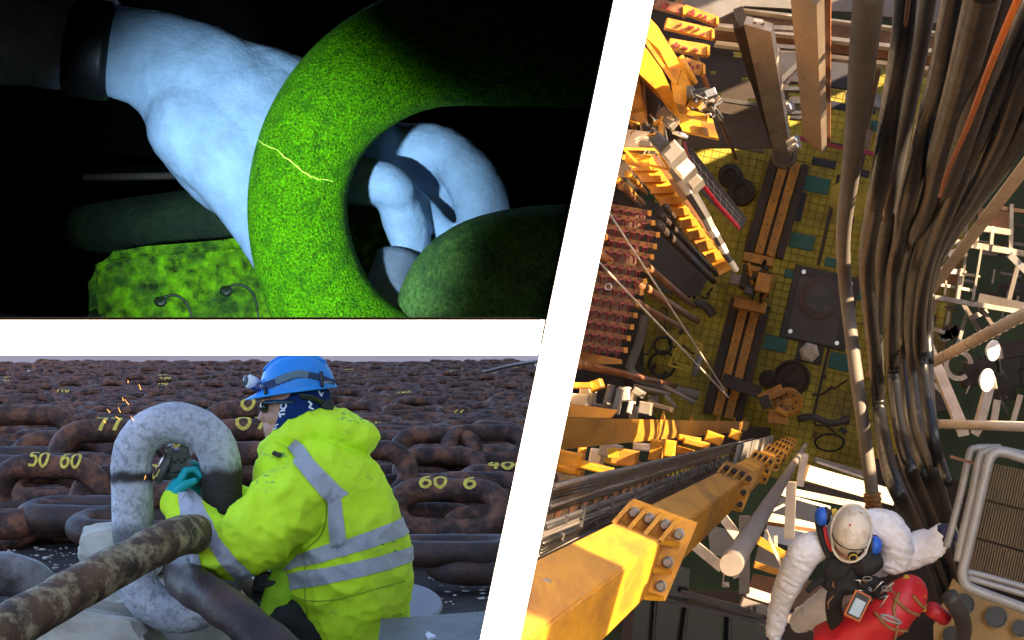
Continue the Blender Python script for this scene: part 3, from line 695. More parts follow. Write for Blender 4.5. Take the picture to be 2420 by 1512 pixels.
obj('steel_slab', mb, mat('dull_grey_slab', (.13, .125, .13), .6, var=.15, bump=.1), label='dull grey steel slab under the worker beside the disc', cat='slab')
mb = MB(); mb.add([W((1008, 1497), 5.95) + Vector((0, 0, .008)), W((1030, 1506), 5.92) + Vector((0, 0, .006)), W((1012, 1510), 5.9) + Vector((0, 0, .007))], [(0, 1, 2)]); mb.hexa([W((1005, 1500), 5.93)] * 1 + [W((1030, 1507), 5.9), W((1011, 1512), 5.88)], [W((1005, 1500), 5.93) + Vector((0, 0, .006)), W((1030, 1507), 5.9) + Vector((0, 0, .006)), W((1011, 1512), 5.88) + Vector((0, 0, .006))])
obj('paper_scrap', mb, M_text, label='small white scrap lying on the grey slab', cat='scrap')
mb = MB(); P = spline([(1130, 880, 60), (1200, 862, 58), (1260, 852, 56), (1300, 850, 55)], 5); mb.tube([W((p[0], p[1] + 3), p[2]) for p in P], .05, 8)
obj('cable', mb, M_rustw, smooth=True, label='dark cable rising over the skyline near the partition', cat='cable')

# ================================================================== the worker in the yellow jacket
YM = 6.6; sm = YM / F
def A3(px, py, dy=0.0): return Vector(((px - CX) * sm, YM + dy, HC + (CY - py) * sm))
def rings(mb, lst, n=28):
    """(cx, cy, half width px, half depth m, dy, tilt deg)"""
    vs = []; fs = []
    L = spline(lst, 4)
    for (cx, cy, hw_, hd, dy, tl) in L:
        c = A3(cx, cy, dy); t = math.radians(tl); ex = Vector((math.cos(t), 0, -math.sin(t)))
        for k in range(n):
            a = 2 * math.pi * k / n; vs.append(c + ex * (math.cos(a) * hw_ * sm) + Vector((0, math.sin(a) * hd, 0)))
    for i in range(len(L) - 1): fs += [(i * n + k, i * n + (k + 1) % n, (i + 1) * n + (k + 1) % n, (i + 1) * n + k) for k in range(n)]
    fs += [tuple(range(n))[::-1], tuple(range((len(L) - 1) * n, len(L) * n))]
    mb.add(vs, fs)
def sleeve(mb, pts, n=22):
    P = spline(pts, 5); mb.tube([A3(p[0], p[1], p[3]) for p in P], [p[2] * sm for p in P], n)
    for e in (P[0], P[-1]): mb.ball(A3(e[0], e[1], e[3]), e[2] * sm)
# jacket
jb = MB()
rings(jb, [(868, 1590, 84, .16, .02, 10), (850, 1540, 112, .175, .02, 8), (832, 1495, 132, .19, .02, 6), (815, 1440, 150, .205, .01, 3), (808, 1370, 164, .215, 0, 0), (808, 1300, 160, .22, 0, -3), (800, 1235, 146, .225, 0, -8), (782, 1170, 132, .23, 0, -12), (765, 1120, 118, .225, 0, -16), (742, 1078, 96, .19, .02, -18), (718, 1045, 66, .12, .03, -20), (703, 1020, 55, .09, .03, -22)])
sleeve(jb, [(760, 1130, 72, -.12), (715, 1165, 82, -.19), (655, 1220, 82, -.25), (595, 1265, 76, -.28), (540, 1268, 64, -.27), (490, 1235, 52, -.22), (455, 1200, 42, -.17), (438, 1180, 37, -.14)])
sleeve(jb, [(720, 1130, 62, .17), (650, 1190, 56, .2), (580, 1215, 50, .18), (510, 1180, 40, .10)])
# hood and collar
jb.ball(A3(800, 1018, .0), 88 * sm, .115, 46 * sm, R=Matrix.Rotation(math.radians(18), 3, 'Y'))
jb.ball(A3(850, 1035, .0), 42 * sm, .10, 42 * sm)
jb.ball(A3(775, 990, .02), 62 * sm, .10, 26 * sm, R=Matrix.Rotation(math.radians(4), 3, 'Y'))
jb.tube([A3(748, 1000, -.04), A3(700, 1030, -.05), A3(668, 1055, -.03), A3(645, 1085, 0)], [.045, .055, .055, .06], 16)
jb.tube([A3(690, 1060, -.10), A3(665, 1110, -.09), A3(640, 1160, -.05)], [.05, .07, .06], 16)
me = remeshed(jb, .0068, 4, .5)
def fold(c):
    q = Vector((c.x * 9 + c.z * 5, c.y * 5, c.z * 7 - c.x * 4))
    a = abs(mnoise.noise(q)); b = abs(mnoise.noise(Vector((c.x * 16 - c.z * 12, c.y * 8, c.z * 14 + c.x * 10))))
    e = math.exp(-((c - A3(560, 1275, -.2)).length / .17) ** 2); u = math.exp(-((c - A3(700, 1270, -.2)).length / .22) ** 2)
    h_ = math.exp(-((c - A3(815, 1020, -.05)).length / .12) ** 2)
    rg = (1 - abs(mnoise.noise(Vector((c.x * 7 + c.z * 9, c.y * 5, c.z * 4 - c.x * 9))))) ** 7; rh = (1 - abs(mnoise.noise(Vector((c.x * 15 - c.z * 9, c.y * 9 + 4, c.z * 17 + c.x * 8))))) ** 9
    return .010 - .020 * a * (1 + e + .8 * u) - .007 * b * (1 + 1.5 * e + 1.4 * h_) + .0045 * rg * (1 + e + u) + .0016 * rh * (1 + 2 * e + u + h_)
displace(me, fold)
person = thing('person', A3(830, 1600, 0), 'worker in yellow reflective jacket and blue helmet grinding the white link', 'person')
jacket = obj('jacket', me, M_hivis, person, smooth=True, label='yellow high visibility jacket with grey reflective bands')
bj = bvh_of(me)
def tape(planes, lift=.004):
    c = puff(cut(me, planes), lift)
    o = obj('reflective_band', c, M_band, jacket, smooth=True); return o
def pl(p, q, keep):
    """cutting plane through the sight line of two picture points; keep = a point of the kept side"""
    a, b, k = A3(*p), A3(*q), A3(*keep); n = (b - a).cross(Vector((0, 1, 0))).normalized()
    if (k - a).dot(n) < 0: n = -n
    return (a, n)
# two belly bands, following the stooped back
def two(p0, p1, p2, p3, extra): tape([pl(p0, p1, p3), pl(p3, p2, p0)] + extra)
armoff = lambda: [pl((660, 1360), (720, 1262), (800, 1300)), ]
two((640, 1352), (965, 1290), (965, 1325), (640, 1392), [pl((640, 1300), (655, 1440), (800, 1370)), ])
two((690, 1304), (948, 1222), (955, 1262), (680, 1338), [pl((672, 1345), (745, 1268), (800, 1300))])
# shoulder brace
two((690, 1060), (795, 1180), (812, 1135), (720, 1046), [pl((700, 1040), (660, 1080), (760, 1130)), pl((790, 1185), (830, 1160), (740, 1100)), (A3(0, 0, -.02), Vector((0, -1, 0)))])
two((788, 1170), (795, 1285), (832, 1280), (818, 1160), [pl((780, 1168), (830, 1150), (810, 1230)), pl((780, 1295), (850, 1272), (810, 1230)), (A3(0, 0, -.02), Vector((0, -1, 0)))])
# sleeve bands
two((497, 1215), (590, 1345), (628, 1330), (520, 1200), [(A3(0, 0, -.16), Vector((0, -1, 0))), pl((640, 1345), (560, 1180), (520, 1290))])
two((472, 1262), (496, 1350), (520, 1340), (495, 1222), [(A3(0, 0, -.14), Vector((0, -1, 0)))])
# seams
mb = MB()
for pa in ([(690, 1075), (745, 1130), (770, 1200), (760, 1260), (720, 1300)], [(720, 1330), (722, 1420), (735, 1500)], [(660, 1395), (760, 1420), (955, 1372)]):
    pts = [h for h in (onto(bj, tuple(p), .0015) for p in spline(pa, 8)) if h]
    mb.tube(pts, .0022, 6)
obj('seam', mb, mat('seam_thread', (.34, .46, .02), .8), jacket)
mb = MB(); mb.box(A3(668, 1068, -.16), .03, .02, .014, R=Matrix.Rotation(.4, 3, 'Y'), bev=.003); obj('cord_lock', mb, M_blackp, jacket)
# black cuff tab
pts = [onto(bj, p, .002) for p in spline([(430, 1192), (440, 1172), (455, 1160), (475, 1155)], 4)]; pts = [p for p in pts if p]
mb = MB(); ribbon(mb, pts, [Vector((0, -1, 0))] * len(pts), .013); obj('cuff_tab', mb, M_blackp, jacket)
# head: face, hood liner (neck gaiter), helmet
hb = MB(); HD = .03
hb.ball(A3(702, 945, HD), .098, .076, .105); hb.ball(A3(672, 975, HD), .066, .062, .085)
hb.ball(A3(658, 1015, HD), .052, .050, .045)                                     # jaw
hb.ball(A3(642, 1030, HD), .026, .030, .024)                                     # chin
hb.tube([A3(632, 955, HD), A3(622, 975, HD), A3(616, 988, HD), A3(626, 994, HD)], [.012, .014, .0165, .012], 12)   # nose
hb.ball(A3(632, 945, HD), .028, .05, .014); hb.ball(A3(640, 965, HD - .028), .022, .022, .02); hb.ball(A3(646, 985, HD - .034), .028, .02, .026)
hb.ball(A3(629, 1006, HD), .016, .024, .0075); hb.ball(A3(630, 1015, HD), .015, .022, .007)
hb.tube([A3(690, 1000, HD), A3(705, 1060, HD)], [.066, .07], 16)
hme = remeshed(hb, .0042, 4, .5)
head = obj('head', hme, M_skin, person, smooth=True)
# navy neck gaiter over head, ear and neck
gm = cut(hme, [pl((668, 930), (640, 1060), (740, 1000)), pl((600, 925), (800, 925), (700, 1000))])
gb = MB(); gb.ball(A3(715, 960, HD), .092, .087, .10); gb.tube([A3(712, 950, HD), A3(704, 1000, HD), A3(688, 1045, HD), A3(680, 1085, HD)], [.088, .083, .082, .085], 20)
gm = remeshed(gb, .006, 4); displace(gm, lambda c: .004 * mnoise.noise(Vector((c.x * 18 + c.z * 26, c.y * 14, c.z * 10))) + .002)
gm = cut(gm, [pl((671, 925), (634, 1062), (760, 1000))])
gait = obj('neck_gaiter', gm, M_navy, person, smooth=True, label='navy neck gaiter with white letters and stripes')
bg = bvh_of(gm)
def letters(parent, bv, strokes, wd, m, lift=.002, name='lettering'):
    mb = MB()
    for s_ in strokes:
        pts = []; 
        for a, b in zip(s_[:-1], s_[1:]):
            for t in np.linspace(0, 1, 4): 
                h = onto(bv, (a[0] + (b[0] - a[0]) * t, a[1] + (b[1] - a[1]) * t), lift)
                if h: pts.append(h)
        if len(pts) > 1: ribbon(mb, pts, [Vector((0, -1, 0))] * len(pts), wd)
    return obj(name, mb, m, parent, kind='stuff')
# "TIC" running upward
letters(gait, bg, [[(661, 975), (663, 986)], [(662, 980), (673, 978)], [(663, 971), (674, 969)], [(666, 955), (664, 962), (668, 966), (674, 964), (677, 958), (675, 953)],
                   [(729, 948), (736, 955), (730, 962), (740, 967)], [(752, 925), (758, 936), (762, 928)]], .0055, M_text)
letters(gait, bg, [[(632 + i * 3.4, 1047 - i * 8), (641 + i * 3.4, 1042 - i * 8)] for i in range(6)], .004, M_text, name='stripe')
# glasses
mb = MB(); mb.tube([A3(700, 948, HD - .085), A3(660, 948, HD - .078), A3(628, 950, HD - .055)], .0045, 8, flat=1.8)
gl = obj('glasses', mb, mat('blue_black_frame', (.01, .05, .09), .3, bump=0), person, smooth=True, label='dark wraparound safety glasses')
mb = MB(); mb.ball(A3(626, 962, HD - .030), .016, .040, .020); obj('lens', mb, mat('dark_lens', (.012, .012, .015), .08, bump=0), gl, smooth=True)
# helmet
hc_ = A3(701, 915, HD); tl = Matrix.Rotation(math.radians(-7), 3, 'Y')
def hshell(grow, z0):
    vs = []; fs = []; n = 40; nv = 14
    for i in range(nv + 1):
        a = (math.pi / 2) * i / nv
        for k in range(n):
            t = 2 * math.pi * k / n; r = math.cos(a) ** .82; ridge = 1 + .02 * math.exp(-(math.sin(t) * 3) ** 2)
            vs.append(hc_ + tl @ Vector((r * math.cos(t) * (.120 + grow), r * math.sin(t) * (.100 + grow), z0 + math.sin(a) * (.108 + grow) * ridge)))
    for i in range(nv): fs += [(i * n + k, i * n + (k + 1) % n, (i + 1) * n + (k + 1) % n, (i + 1) * n + k) for k in range(n)]
    return vs, fs
mb = MB(); mb.add(*hshell(0, 0)); v2, f2 = hshell(-.004, 0); mb.add(v2, [f[::-1] for f in f2])
# brim, widening to a peak over the face
n = 48; inn = []; out = []; out2 = []
for k in range(n):
    t = 2 * math.pi * k / n; pk = max(0, -math.cos(t)) ** 2.2
    inn.append(hc_ + tl @ Vector((math.cos(t) * .118, math.sin(t) * .098, .004)))
    out.append(hc_ + tl @ Vector((math.cos(t) * (.127 + .045 * pk), math.sin(t) * (.106 + .012 * pk), -.012 - .006 * pk)))
    out2.append(out[-1] + Vector((0, 0, -.004)))
inn2 = [p + Vector((0, 0, -.004)) for p in inn]
vs = inn + out + out2 + inn2; fs = []
for a_, b_ in ((0, n), (n, 2 * n), (2 * n, 3 * n)): fs += [(a_ + k, a_ + (k + 1) % n, b_ + (k + 1) % n, b_ + k) for k in range(n)]
mb.add(vs, fs)
for yy in (-.022, .022): mb.tube([hc_ + tl @ Vector((x, yy * (1 - abs(x) * 2), .108 * (1 - (x / .125) ** 2) ** .5 + .002)) for x in np.linspace(-.10, .10, 14)], .005, 8)
helm = obj('helmet', mb, M_helmet, person, smooth=True, label='blue safety helmet with strapped head lamp')
hb_ = bvh_of(helm)
# lamp band
pts = [onto(hb_, tuple(p), .0025) for p in spline([(622, 916), (650, 905), (680, 893), (706, 886), (735, 890), (762, 898), (786, 908)], 5)]; pts = [p for p in pts if p]
mb = MB(); ribbon(mb, pts, [Vector((0, -1, 0))] * len(pts), .028); obj('lamp_band', mb, mat('blue_grey_elastic', (.03, .06, .16), .8, bump=.1), helm, smooth=True)
pts = [onto(hb_, tuple(p), .0045) for p in spline([(655, 900), (680, 890), (706, 884), (725, 886)], 5)]; pts = [p for p in pts if p]
mb = MB(); ribbon(mb, pts, [Vector((0, -1, 0))] * len(pts), .022); obj('band_patch', mb, mat('sage_grey_patch', (.16, .24, .30), .8), helm)
for x0, y0, x1, y1 in ((628, 916, 630, 932), (756, 880, 760, 915)):
    pts = [onto(hb_, (x0 + (x1 - x0) * t, y0 + (y1 - y0) * t), .006) for t in np.linspace(0, 1, 5)]; pts = [p for p in pts if p]
    mb = MB(); 
    if len(pts) > 1: mb.tube(pts, .006, 6); obj('clip', mb, M_blackp, helm)
letters(helm, hb_, [[(x, 914), (x, 908)] for x in (606, 610, 614, 619, 623)] + [[(x, 901), (x + 1, 907)] for x in (763, 767, 771, 776, 780)], .0022, M_text, .005)
mb = MB(); mb.box(A3(609, 912, HD - .01), .050, .045, .032, R=Matrix.Rotation(math.radians(12), 3, 'Y'), bev=.008); hl_ = obj('head_lamp', mb, mat('navy_lamp_body', (.01, .03, .16), .35, bump=0), helm, label='navy and white head lamp')
mb = MB(); mb.lathe(A3(594, 903, HD - .02), (-1, -.35, .25), [(.016, -.02), (.021, 0), (.023, .012), (.018, .016)], 20); obj('lamp_ring', mb, mat('white_lamp_ring', (.75, .78, .82), .35, bump=0), hl_, smooth=True)
mb = MB(); mb.ball(A3(581, 899, HD - .028), .010, .016, .016); obj('lamp_lens', mb, mat('lamp_lens_glass', (.1, .12, .16), .1, bump=0), hl_, smooth=True)
# rear ratchet, chin strap
mb = MB(); pts = [A3(712, 934, HD - .094), A3(745, 940, HD - .088), A3(768, 955, HD - .06), A3(772, 962, HD - .02)]; mb.tube([Vector(p) for p in spline([tuple(p) for p in pts], 5)], .011, 10, flat=.5); obj('head_harness', mb, M_blackp, person, smooth=True)
mb = MB(); mb.lathe(A3(774, 958, HD - .055), (.5, -.85, .1), [(.019, -.012), (.021, -.004), (.021, .010), (.017, .014)], 16); obj('ratchet_knob', mb, M_blackp, person)
# gloves
def hand_glove(mb, c, fx, dn, size=1.0, flip=1):
    """palm at c, fingers towards fx, curling towards dn"""
    fx = Vector(fx).normalized(); dn = Vector(dn); dn = (dn - fx * dn.dot(fx)).normalized(); sd = fx.cross(dn) * flip
    mb.ball(c, .046 * size, .026 * size, .044 * size, R=Matrix((fx, dn, sd)).transposed())
    for i, (o, L_) in enumerate(((-.032, .9), (-.011, 1.05), (.011, 1.0), (.031, .78))):
        b = c + fx * .03 * size + sd * o * size; p = [b, b + (fx * .036 + dn * .004) * L_ * size, b + (fx * .052 + dn * .030) * L_ * size, b + (fx * .040 + dn * .052) * L_ * size]
        mb.tube(p, [.0125 * size, .0125 * size, .0115 * size, .0095 * size], 10); mb.ball(p[-1], .0095 * size, nu=10, nv=6)
    b = c - fx * .015 * size - sd * .035 * size; p = [b, b + (-sd * .026 + fx * .020 + dn * .010) * size, b + (-sd * .024 + fx * .046 + dn * .034) * size]
    mb.tube(p, [.016 * size, .0145 * size, .011 * size], 10); mb.ball(p[-1], .011 * size, nu=10, nv=6)
gb = MB(); hand_glove(gb, A3(428, 1158, -.135), (.25, .45, .75), (.8, .3, -.1), 1.12); gb.tube([A3(440, 1182, -.14), A3(428, 1162, -.135)], [.038, .036], 14)
obj('glove', remeshed(gb, .004, 3), M_teal, person, smooth=True, label='teal glove on the near hand')
gb = MB(); hand_glove(gb, A3(472, 1140, .02), (-.5, -.3, .5), (-.2, -.8, -.2), 1.1, -1); gb.tube([A3(495, 1165, .07), A3(474, 1142, .02)], [.036, .034], 14)
obj('glove', remeshed(gb, .004, 3), M_teal, person, smooth=True, label='teal glove on the far hand')
# legs, kneeling
lb = MB()
def leg(pts): 
    P = spline(pts, 4); lb.tube([A3(p[0], p[1], p[3]) for p in P], [p[2] * sm for p in P], 16); lb.ball(A3(*P[0][:2], P[0][3]), P[0][2] * sm); lb.ball(A3(*P[-1][:2], P[-1][3]), P[-1][2] * sm)
leg([(830, 1520, 80, .0), (740, 1490, 66, -.06), (670, 1440, 58, -.13), (655, 1500, 50, -.10), (700, 1580, 44, -.02), (780, 1640, 40, .05)])
leg([(820, 1480, 95, .12), (720, 1440, 70, .16), (640, 1400, 55, .16), (630, 1480, 50, .16), (640, 1580, 44, .16), (640, 1650, 40, .16), (600, 1660, 35, .16)])
tme = remeshed(lb, .012, 4); displace(tme, lambda c: .008 * mnoise.noise(Vector((c.x * 14, c.y * 10, c.z * 18))))
obj('trousers', tme, M_trous, person, smooth=True)
mb = MB(); mb.ball(A3(662, 1430, -.17), .05, .03, .085); mb.ball(A3(672, 1380, -.15), .045, .03, .07); pme = remeshed(mb, .006, 3); displace(pme, lambda c: .008 * mnoise.noise(c * 22))
obj('trouser_pocket', pme, M_hivisg, person, smooth=True, label='soiled green-yellow pocket flap at the knee')
mb = MB(); mb.box(A3(632, 1365, -.12), .055, .05, .075, R=Matrix.Rotation(.2, 3, 'Y'), bev=.01); mb.box(A3(655, 1366, -.165), .09, .015, .022, R=Matrix.Rotation(.05, 3, 'Y')); obj('pouch', mb, M_blackp, person, label='black pouch hanging at the hip')
# ---- angle grinder held inside the link
gt = thing('angle_grinder', A3(425, 1120, -.05), 'olive grey angle grinder held inside the white link', 'grinder')
RG = Matrix.Rotation(math.radians(-12), 3, 'Y') @ Matrix.Rotation(math.radians(10), 3, 'X')
mb = MB(); mb.box(A3(432, 1085, -.07), .062, .07, .075, R=RG, bev=.012); mb.box(A3(428, 1110, -.06), .09, .06, .03, R=RG, bev=.008); mb.tube([A3(440, 1110, -.06), A3(468, 1128, .0), A3(500, 1150, .1)], [.030, .030, .027], 14); obj('body', mb, M_olive, gt)
mb = MB(); mb.box(A3(448, 1060, -.075), .03, .06, .05, R=RG, bev=.006); mb.box(A3(415, 1070, -.085), .018, .045, .06, R=RG, bev=.004); obj('gear_head', mb, mat('grey_gear_case', (.13, .13, .115), .4, metal=.4, bump=.1), gt)
mb = MB(); mb.lathe(A3(399, 1098, -.075), (-1, -.15, .45), [(.05, -.012), (.058, -.006), (.058, .004), (.05, .01)], 28); obj('wheel_guard', mb, M_olive, gt)
mb = MB(); mb.lathe(A3(388, 1092, -.07), (-1, -.1, .5), [(.046, -.003), (.046, .003)], 28); obj('grinding_wheel', mb, M_steel, gt)
mb = MB(); mb.tube([A3(392, 1075, -.1), A3(380, 1050, -.12)], .006, 8); obj('side_handle', mb, M_blackp, gt)
for i in range(5):
    mb = MB(); mb.box(A3(418 + i * 8, 1082 + (i % 2) * 6, -.108), .008, .006, .006, R=RG); obj('vent_slot', mb, M_blackp, gt)
# ---- sparks
M_spark = emat('hot_spark', (1.0, .36, .06), 1.0)
spk = [(330, 900), (357, 912), (327, 947), (285, 967), (306, 983), (276, 991), (310, 965), (340, 985), (318, 940), (369, 1120)]
for i, (x, y) in enumerate(spk):
    a = math.atan2(1075 - y, 380 - x) + random.uniform(-.3, .3); L_ = random.uniform(3, 8)
    mb = MB(); mb.tube([A3(x - L_ * math.cos(a), y - L_ * math.sin(a), -.2), A3(x + L_ * math.cos(a), y + L_ * math.sin(a), -.2)], [.0004, .0009], 5)
    obj('spark', mb, M_spark, label='orange spark flying up from the grinder', cat='spark', group='sparks flying off the grinding wheel')
# ================================================================== looking down the derrick to the drill floor
ZD = 80.0; sd = ZD / F
E1 = Vector((math.cos(math.radians(13)), 0, -math.sin(math.radians(13)))); E1 = (E1 - DN * E1.dot(DN)).normalized()
E2 = E1.cross(DN); E2 = E2 if E2.z > 0 else -E2; E2.normalize()
OD = W(VP, ZD)
def Dk(px, py, lift=0.0):
    """point of the drill floor seen at a view pixel"""
    d = (W((px, py), 1.0) - CAMP); t = (OD - CAMP).dot(DN) / d.dot(DN); return CAMP + d * t - DN * lift
RD = Matrix((E1, E2, -DN)).transposed()
def bar(mb, p0, z0, p1, z1, wpx, th, mi=0, bev=0.0):
    mb.beam(W(p0, z0), W(p1, z1), wpx * (z0 + z1) / 2 / F, th, up=DN, mi=mi, bev=bev); return mb
def flatpoly(mb, pts, z, th): a = [W(p, z) for p in pts]; mb.hexa(a, [q + DN * th for q in a]); return mb
def pipe(mb, p0, z0, p1, z1, wpx, n=14, w1=None):
    r0 = wpx * z0 / F / 2; mb.tube([W(p0, z0), W(p1, z1)], [r0, (w1 * z1 / F / 2) if w1 else r0], n); return mb

SUNSPOTS = [((1552, 1340), 9, .45, .45), ((1500, 1470), 8.2, .3, .3),
  ((1560, 130), 33, 1.36, 1.36), ((1540, 230), 34.5, 1.19, 0.85), ((1620, 300), 35, 0.68, 0.51), ((1500, 340), 34, 1.36, 1.53), ((1560, 60), 38, 0.68, 0.51), ((1690, 40), 38, 0.51, 0.51),
  ((1530, 425), 45, 2.04, 1.02), ((1600, 505), 45, 2.04, 0.85), ((1660, 585), 45, 2.04, 0.68), ((1430, 440), 38, 0.85, 0.85),
  ((1998, 470), 26, 0.62, 0.62), ((1992, 570), 29, 1.5, 0.5), ((2010, 800), 30, 0.75, 1.5), ((2090, 550), 26, 1.5, 0.62), ((2076, 760), 33, 1.5, 0.75), ((2150, 600), 27, 0.62, 0.38), ((2130, 720), 30, 0.88, 0.38),
  ((2330, 480), 50, 1.875, 0.846), ((2300, 800), 31, 1.875, 0.5625), ((2300, 1005), 32, 1.25, 0.279), ((2250, 620), 62, 1.56, 0.846), ((2360, 700), 62, 1.25, 0.675), ((2340, 860), 50, 0.625, 0.5625),
  ((1350, 1090), 31, 1.36, 0.85), ((1430, 1105), 31, 1.02, 0.68), ((1600, 1060), 31, 1.36, 0.68), ((1400, 940), 54, 1.36, 1.36), ((1480, 940), 54, 1.36, 1.02),
  ((1990, 1135), 38, 1.25, 0.62), ((1860, 1180), 38, 1, 1), ((1850, 1280), 40, 0.75, 0.62), ((1800, 1420), 36, 0.88, 0.5), ((1700, 1260), 41, 1.02, 0.85),
  ((1905, 40), 31, 0.3, 0.3), ((1915, 180), 38, 0.28, 0.28), ((1810, 130), 48, 0.3, 0.3), ((1830, 190), 52, 0.3, 0.3)]
# ---- sea and the drill floor
mb = MB(); a = [W((1200, 1800), 125), W((2900, 1800), 125), W((2900, -400), 125), W((1500, -400), 125)]
mb.hexa(a, [q + Vector((0, .5, 0)) for q in a]); obj('sea', mb, M_sea, kind='structure')
mb = MB(); u0, u1, v0, v1 = -500 * sd, 245 * sd, -150 * sd, 860 * sd
c = OD + E1 * (u0 + u1) / 2 + E2 * (v0 + v1) / 2 + DN * .25
mb.box(c, u1 - u0, v1 - v0, .44, RD)
deck = obj('drill_floor', mb, M_joint, kind='structure')
ts = .30; tiles = []
for i in range(int((u1 - u0) / ts)):
    for j in range(int((v1 - v0) / ts)):
        tiles.append((u0 + (i + .5) * ts, v0 + (j + .5) * ts))
cen = (-20 * sd, 280 * sd)
tiles.sort(key=lambda t: (t[0] - cen[0]) ** 2 + ((t[1] - cen[1]) * .8) ** 2)
tb = MB(); tb.box((0, 0, .03), ts - .02, ts - .02, .06, bev=.01); tme = tb.mesh('deck_tile'); tme.materials.append(M_deck)
M44 = RD.to_4x4()
for t in tiles[:300]:
    o = bpy.data.objects.new('deck_tile', tme); COL.objects.link(o); o.parent = deck
    o.matrix_world = Matrix.Translation(OD + E1 * t[0] + E2 * t[1] + DN * (.03 + random.uniform(0, .012))) @ M44
tv = np.array([tuple(v.co) for v in tme.vertices]); tf = [tuple(p.vertices) for p in tme.polygons]; R3 = np.array(RD)
mb = MB()
for t in tiles[300:]:
    p = OD + E1 * t[0] + E2 * t[1] + DN * (.03 + random.uniform(0, .012)); mb.add([Vector(x) for x in tv @ R3.T + np.array(p)], tf)
obj('deck_tile', mb, M_deck, deck, kind='stuff')
def plate(name, cx, cy, wpx, hpx, m, h=.05, parent=deck, ang=0, **k):
    R = RD @ Matrix.Rotation(math.radians(ang), 3, 'Z'); p = Dk(cx, cy, h / 2); q = MB(); q.box(p, wpx * sd, hpx * sd, h, R, bev=min(.02, h * .3)); return obj(name, q, m, parent, **k)
# flush hatches and strips on the floor
for (x, y, wd, hh) in ((1928, 437, 62, 38), (1895, 571, 58, 36), (1832, 812, 56, 34), (1985, 855, 52, 40), (2060, 600, 40, 34), (2108, 580, 40, 50), (1962, 620, 26, 22), (1868, 648, 30, 20), (2030, 690, 24, 40), (2075, 300, 40, 26)): plate('hatch', x, y, wd, hh, M_tealc, .07)
for (x, y, wd, hh) in ((1947, 386, 55, 18), (2040, 410, 26, 18), (1888, 488, 22, 70), (2040, 255, 60, 20), (1978, 250, 60, 18), (2130, 430, 30, 18)): plate('grating_strip', x, y, wd, hh, M_navyc, .075)
plate('painted_line', 1990, 348, 235, 11, M_mag, .08)
plate('floor_groove', 1972, 340, 110, 5, M_charc, .085)
for (x, y) in ((1957, 520), (2008, 540), (1945, 880), (2018, 470)): plate('floor_groove', x, y, 7, 220, M_dbrown, .08)
plate('painted_panel', 2040, 320, 40, 60, mat('faded_pink_panel', (.30, .20, .15), .7), .07)
# round bolted cover on the floor
mb = MB(); mb.lathe(Dk(2005, 470, .0), -DN, [(.75, 0), (.75, .09), (.6, .10), (.0, .10)], 24); obj('bolted_cover', mb, M_deck, deck)
# ---- rotary table
rt = thing('rotary_table', Dk(1938, 725, 0), 'dark square rotary table with a round bushing set in the yellow floor', 'rotary table')
plate('frame', 1938, 727, 158, 176, M_charc, .12, rt); plate('cover', 1930, 735, 118, 150, mat('charcoal_cover', (.09, .078, .07), .55, var=.3, scale=.8), .17, rt)
mb = MB(); mb.lathe(Dk(1937, 704, .16), -DN, [(.82, 0), (.82, .10), (.66, .12), (.66, .04), (.0, .04)], 36); obj('bushing_ring', mb, mat('reddish_ring', (.10, .055, .05), .5), rt, smooth=False)
mb = MB(); mb.lathe(Dk(1940, 704, .17), -DN, [(.60, 0), (.60, .09), (.0, .09)], 36); obj('bushing', mb, mat('worn_dark_disc', (.075, .068, .065), .5, var=.4, scale=2), rt)
for sx_ in (-1, 1):
    for sy_ in (-1, 1): mb = MB(); mb.lathe(Dk(1938 + sx_ * 55 + sy_ * 16, 727 - sy_ * 70 + sx_ * 14, .13), -DN, [(.09, 0), (.09, .08), (0, .08)], 8); obj('bolt', mb, M_steel, rt)
# reel, hexagonal cap
mb = MB(); mb.lathe(Dk(1871, 893, .05), -DN, [(.72, 0), (.72, .25), (.62, .3), (.55, .22), (.2, .22), (.2, .4), (0, .4)], 20); obj('turntable', mb, mat('dark_brown_turntable', (.055, .035, .02), .7, var=.5, scale=2), label='dark brown round turntable on the yellow floor below the teal hatch', cat='turntable')
mb = MB(); mb.lathe(Dk(1912, 833, .05), -DN, [(.40, 0), (.40, .3), (.26, .5), (0, .5)], 6); obj('hexagonal_cap', mb, M_white, label='pale six-sided cap on the floor below the rotary table', cat='cap')
plate('cap_base', 1912, 836, 62, 44, M_charc, .10)
for (x, y, r, lab_) in ((1815, 895, 22, 'small dark drum beside the brown turntable'), (1726, 417, 30, 'dark drum next to the mesh guard, smaller of the pair'), (1752, 455, 34, 'dark drum next to the mesh guard, larger of the pair'), (1855, 370, 10, 'tiny dark drum at the foot of the pale tower leg')):
    mb = MB(); mb.lathe(Dk(x, y, .05), -DN, [(r * sd, 0), (r * sd * .96, .35), (r * sd * .5, .45), (r * sd * .45, .3), (0, .3)], 18); obj('drum', mb, M_dbrown, label=lab_, cat='drum', group='drums on the drill floor')
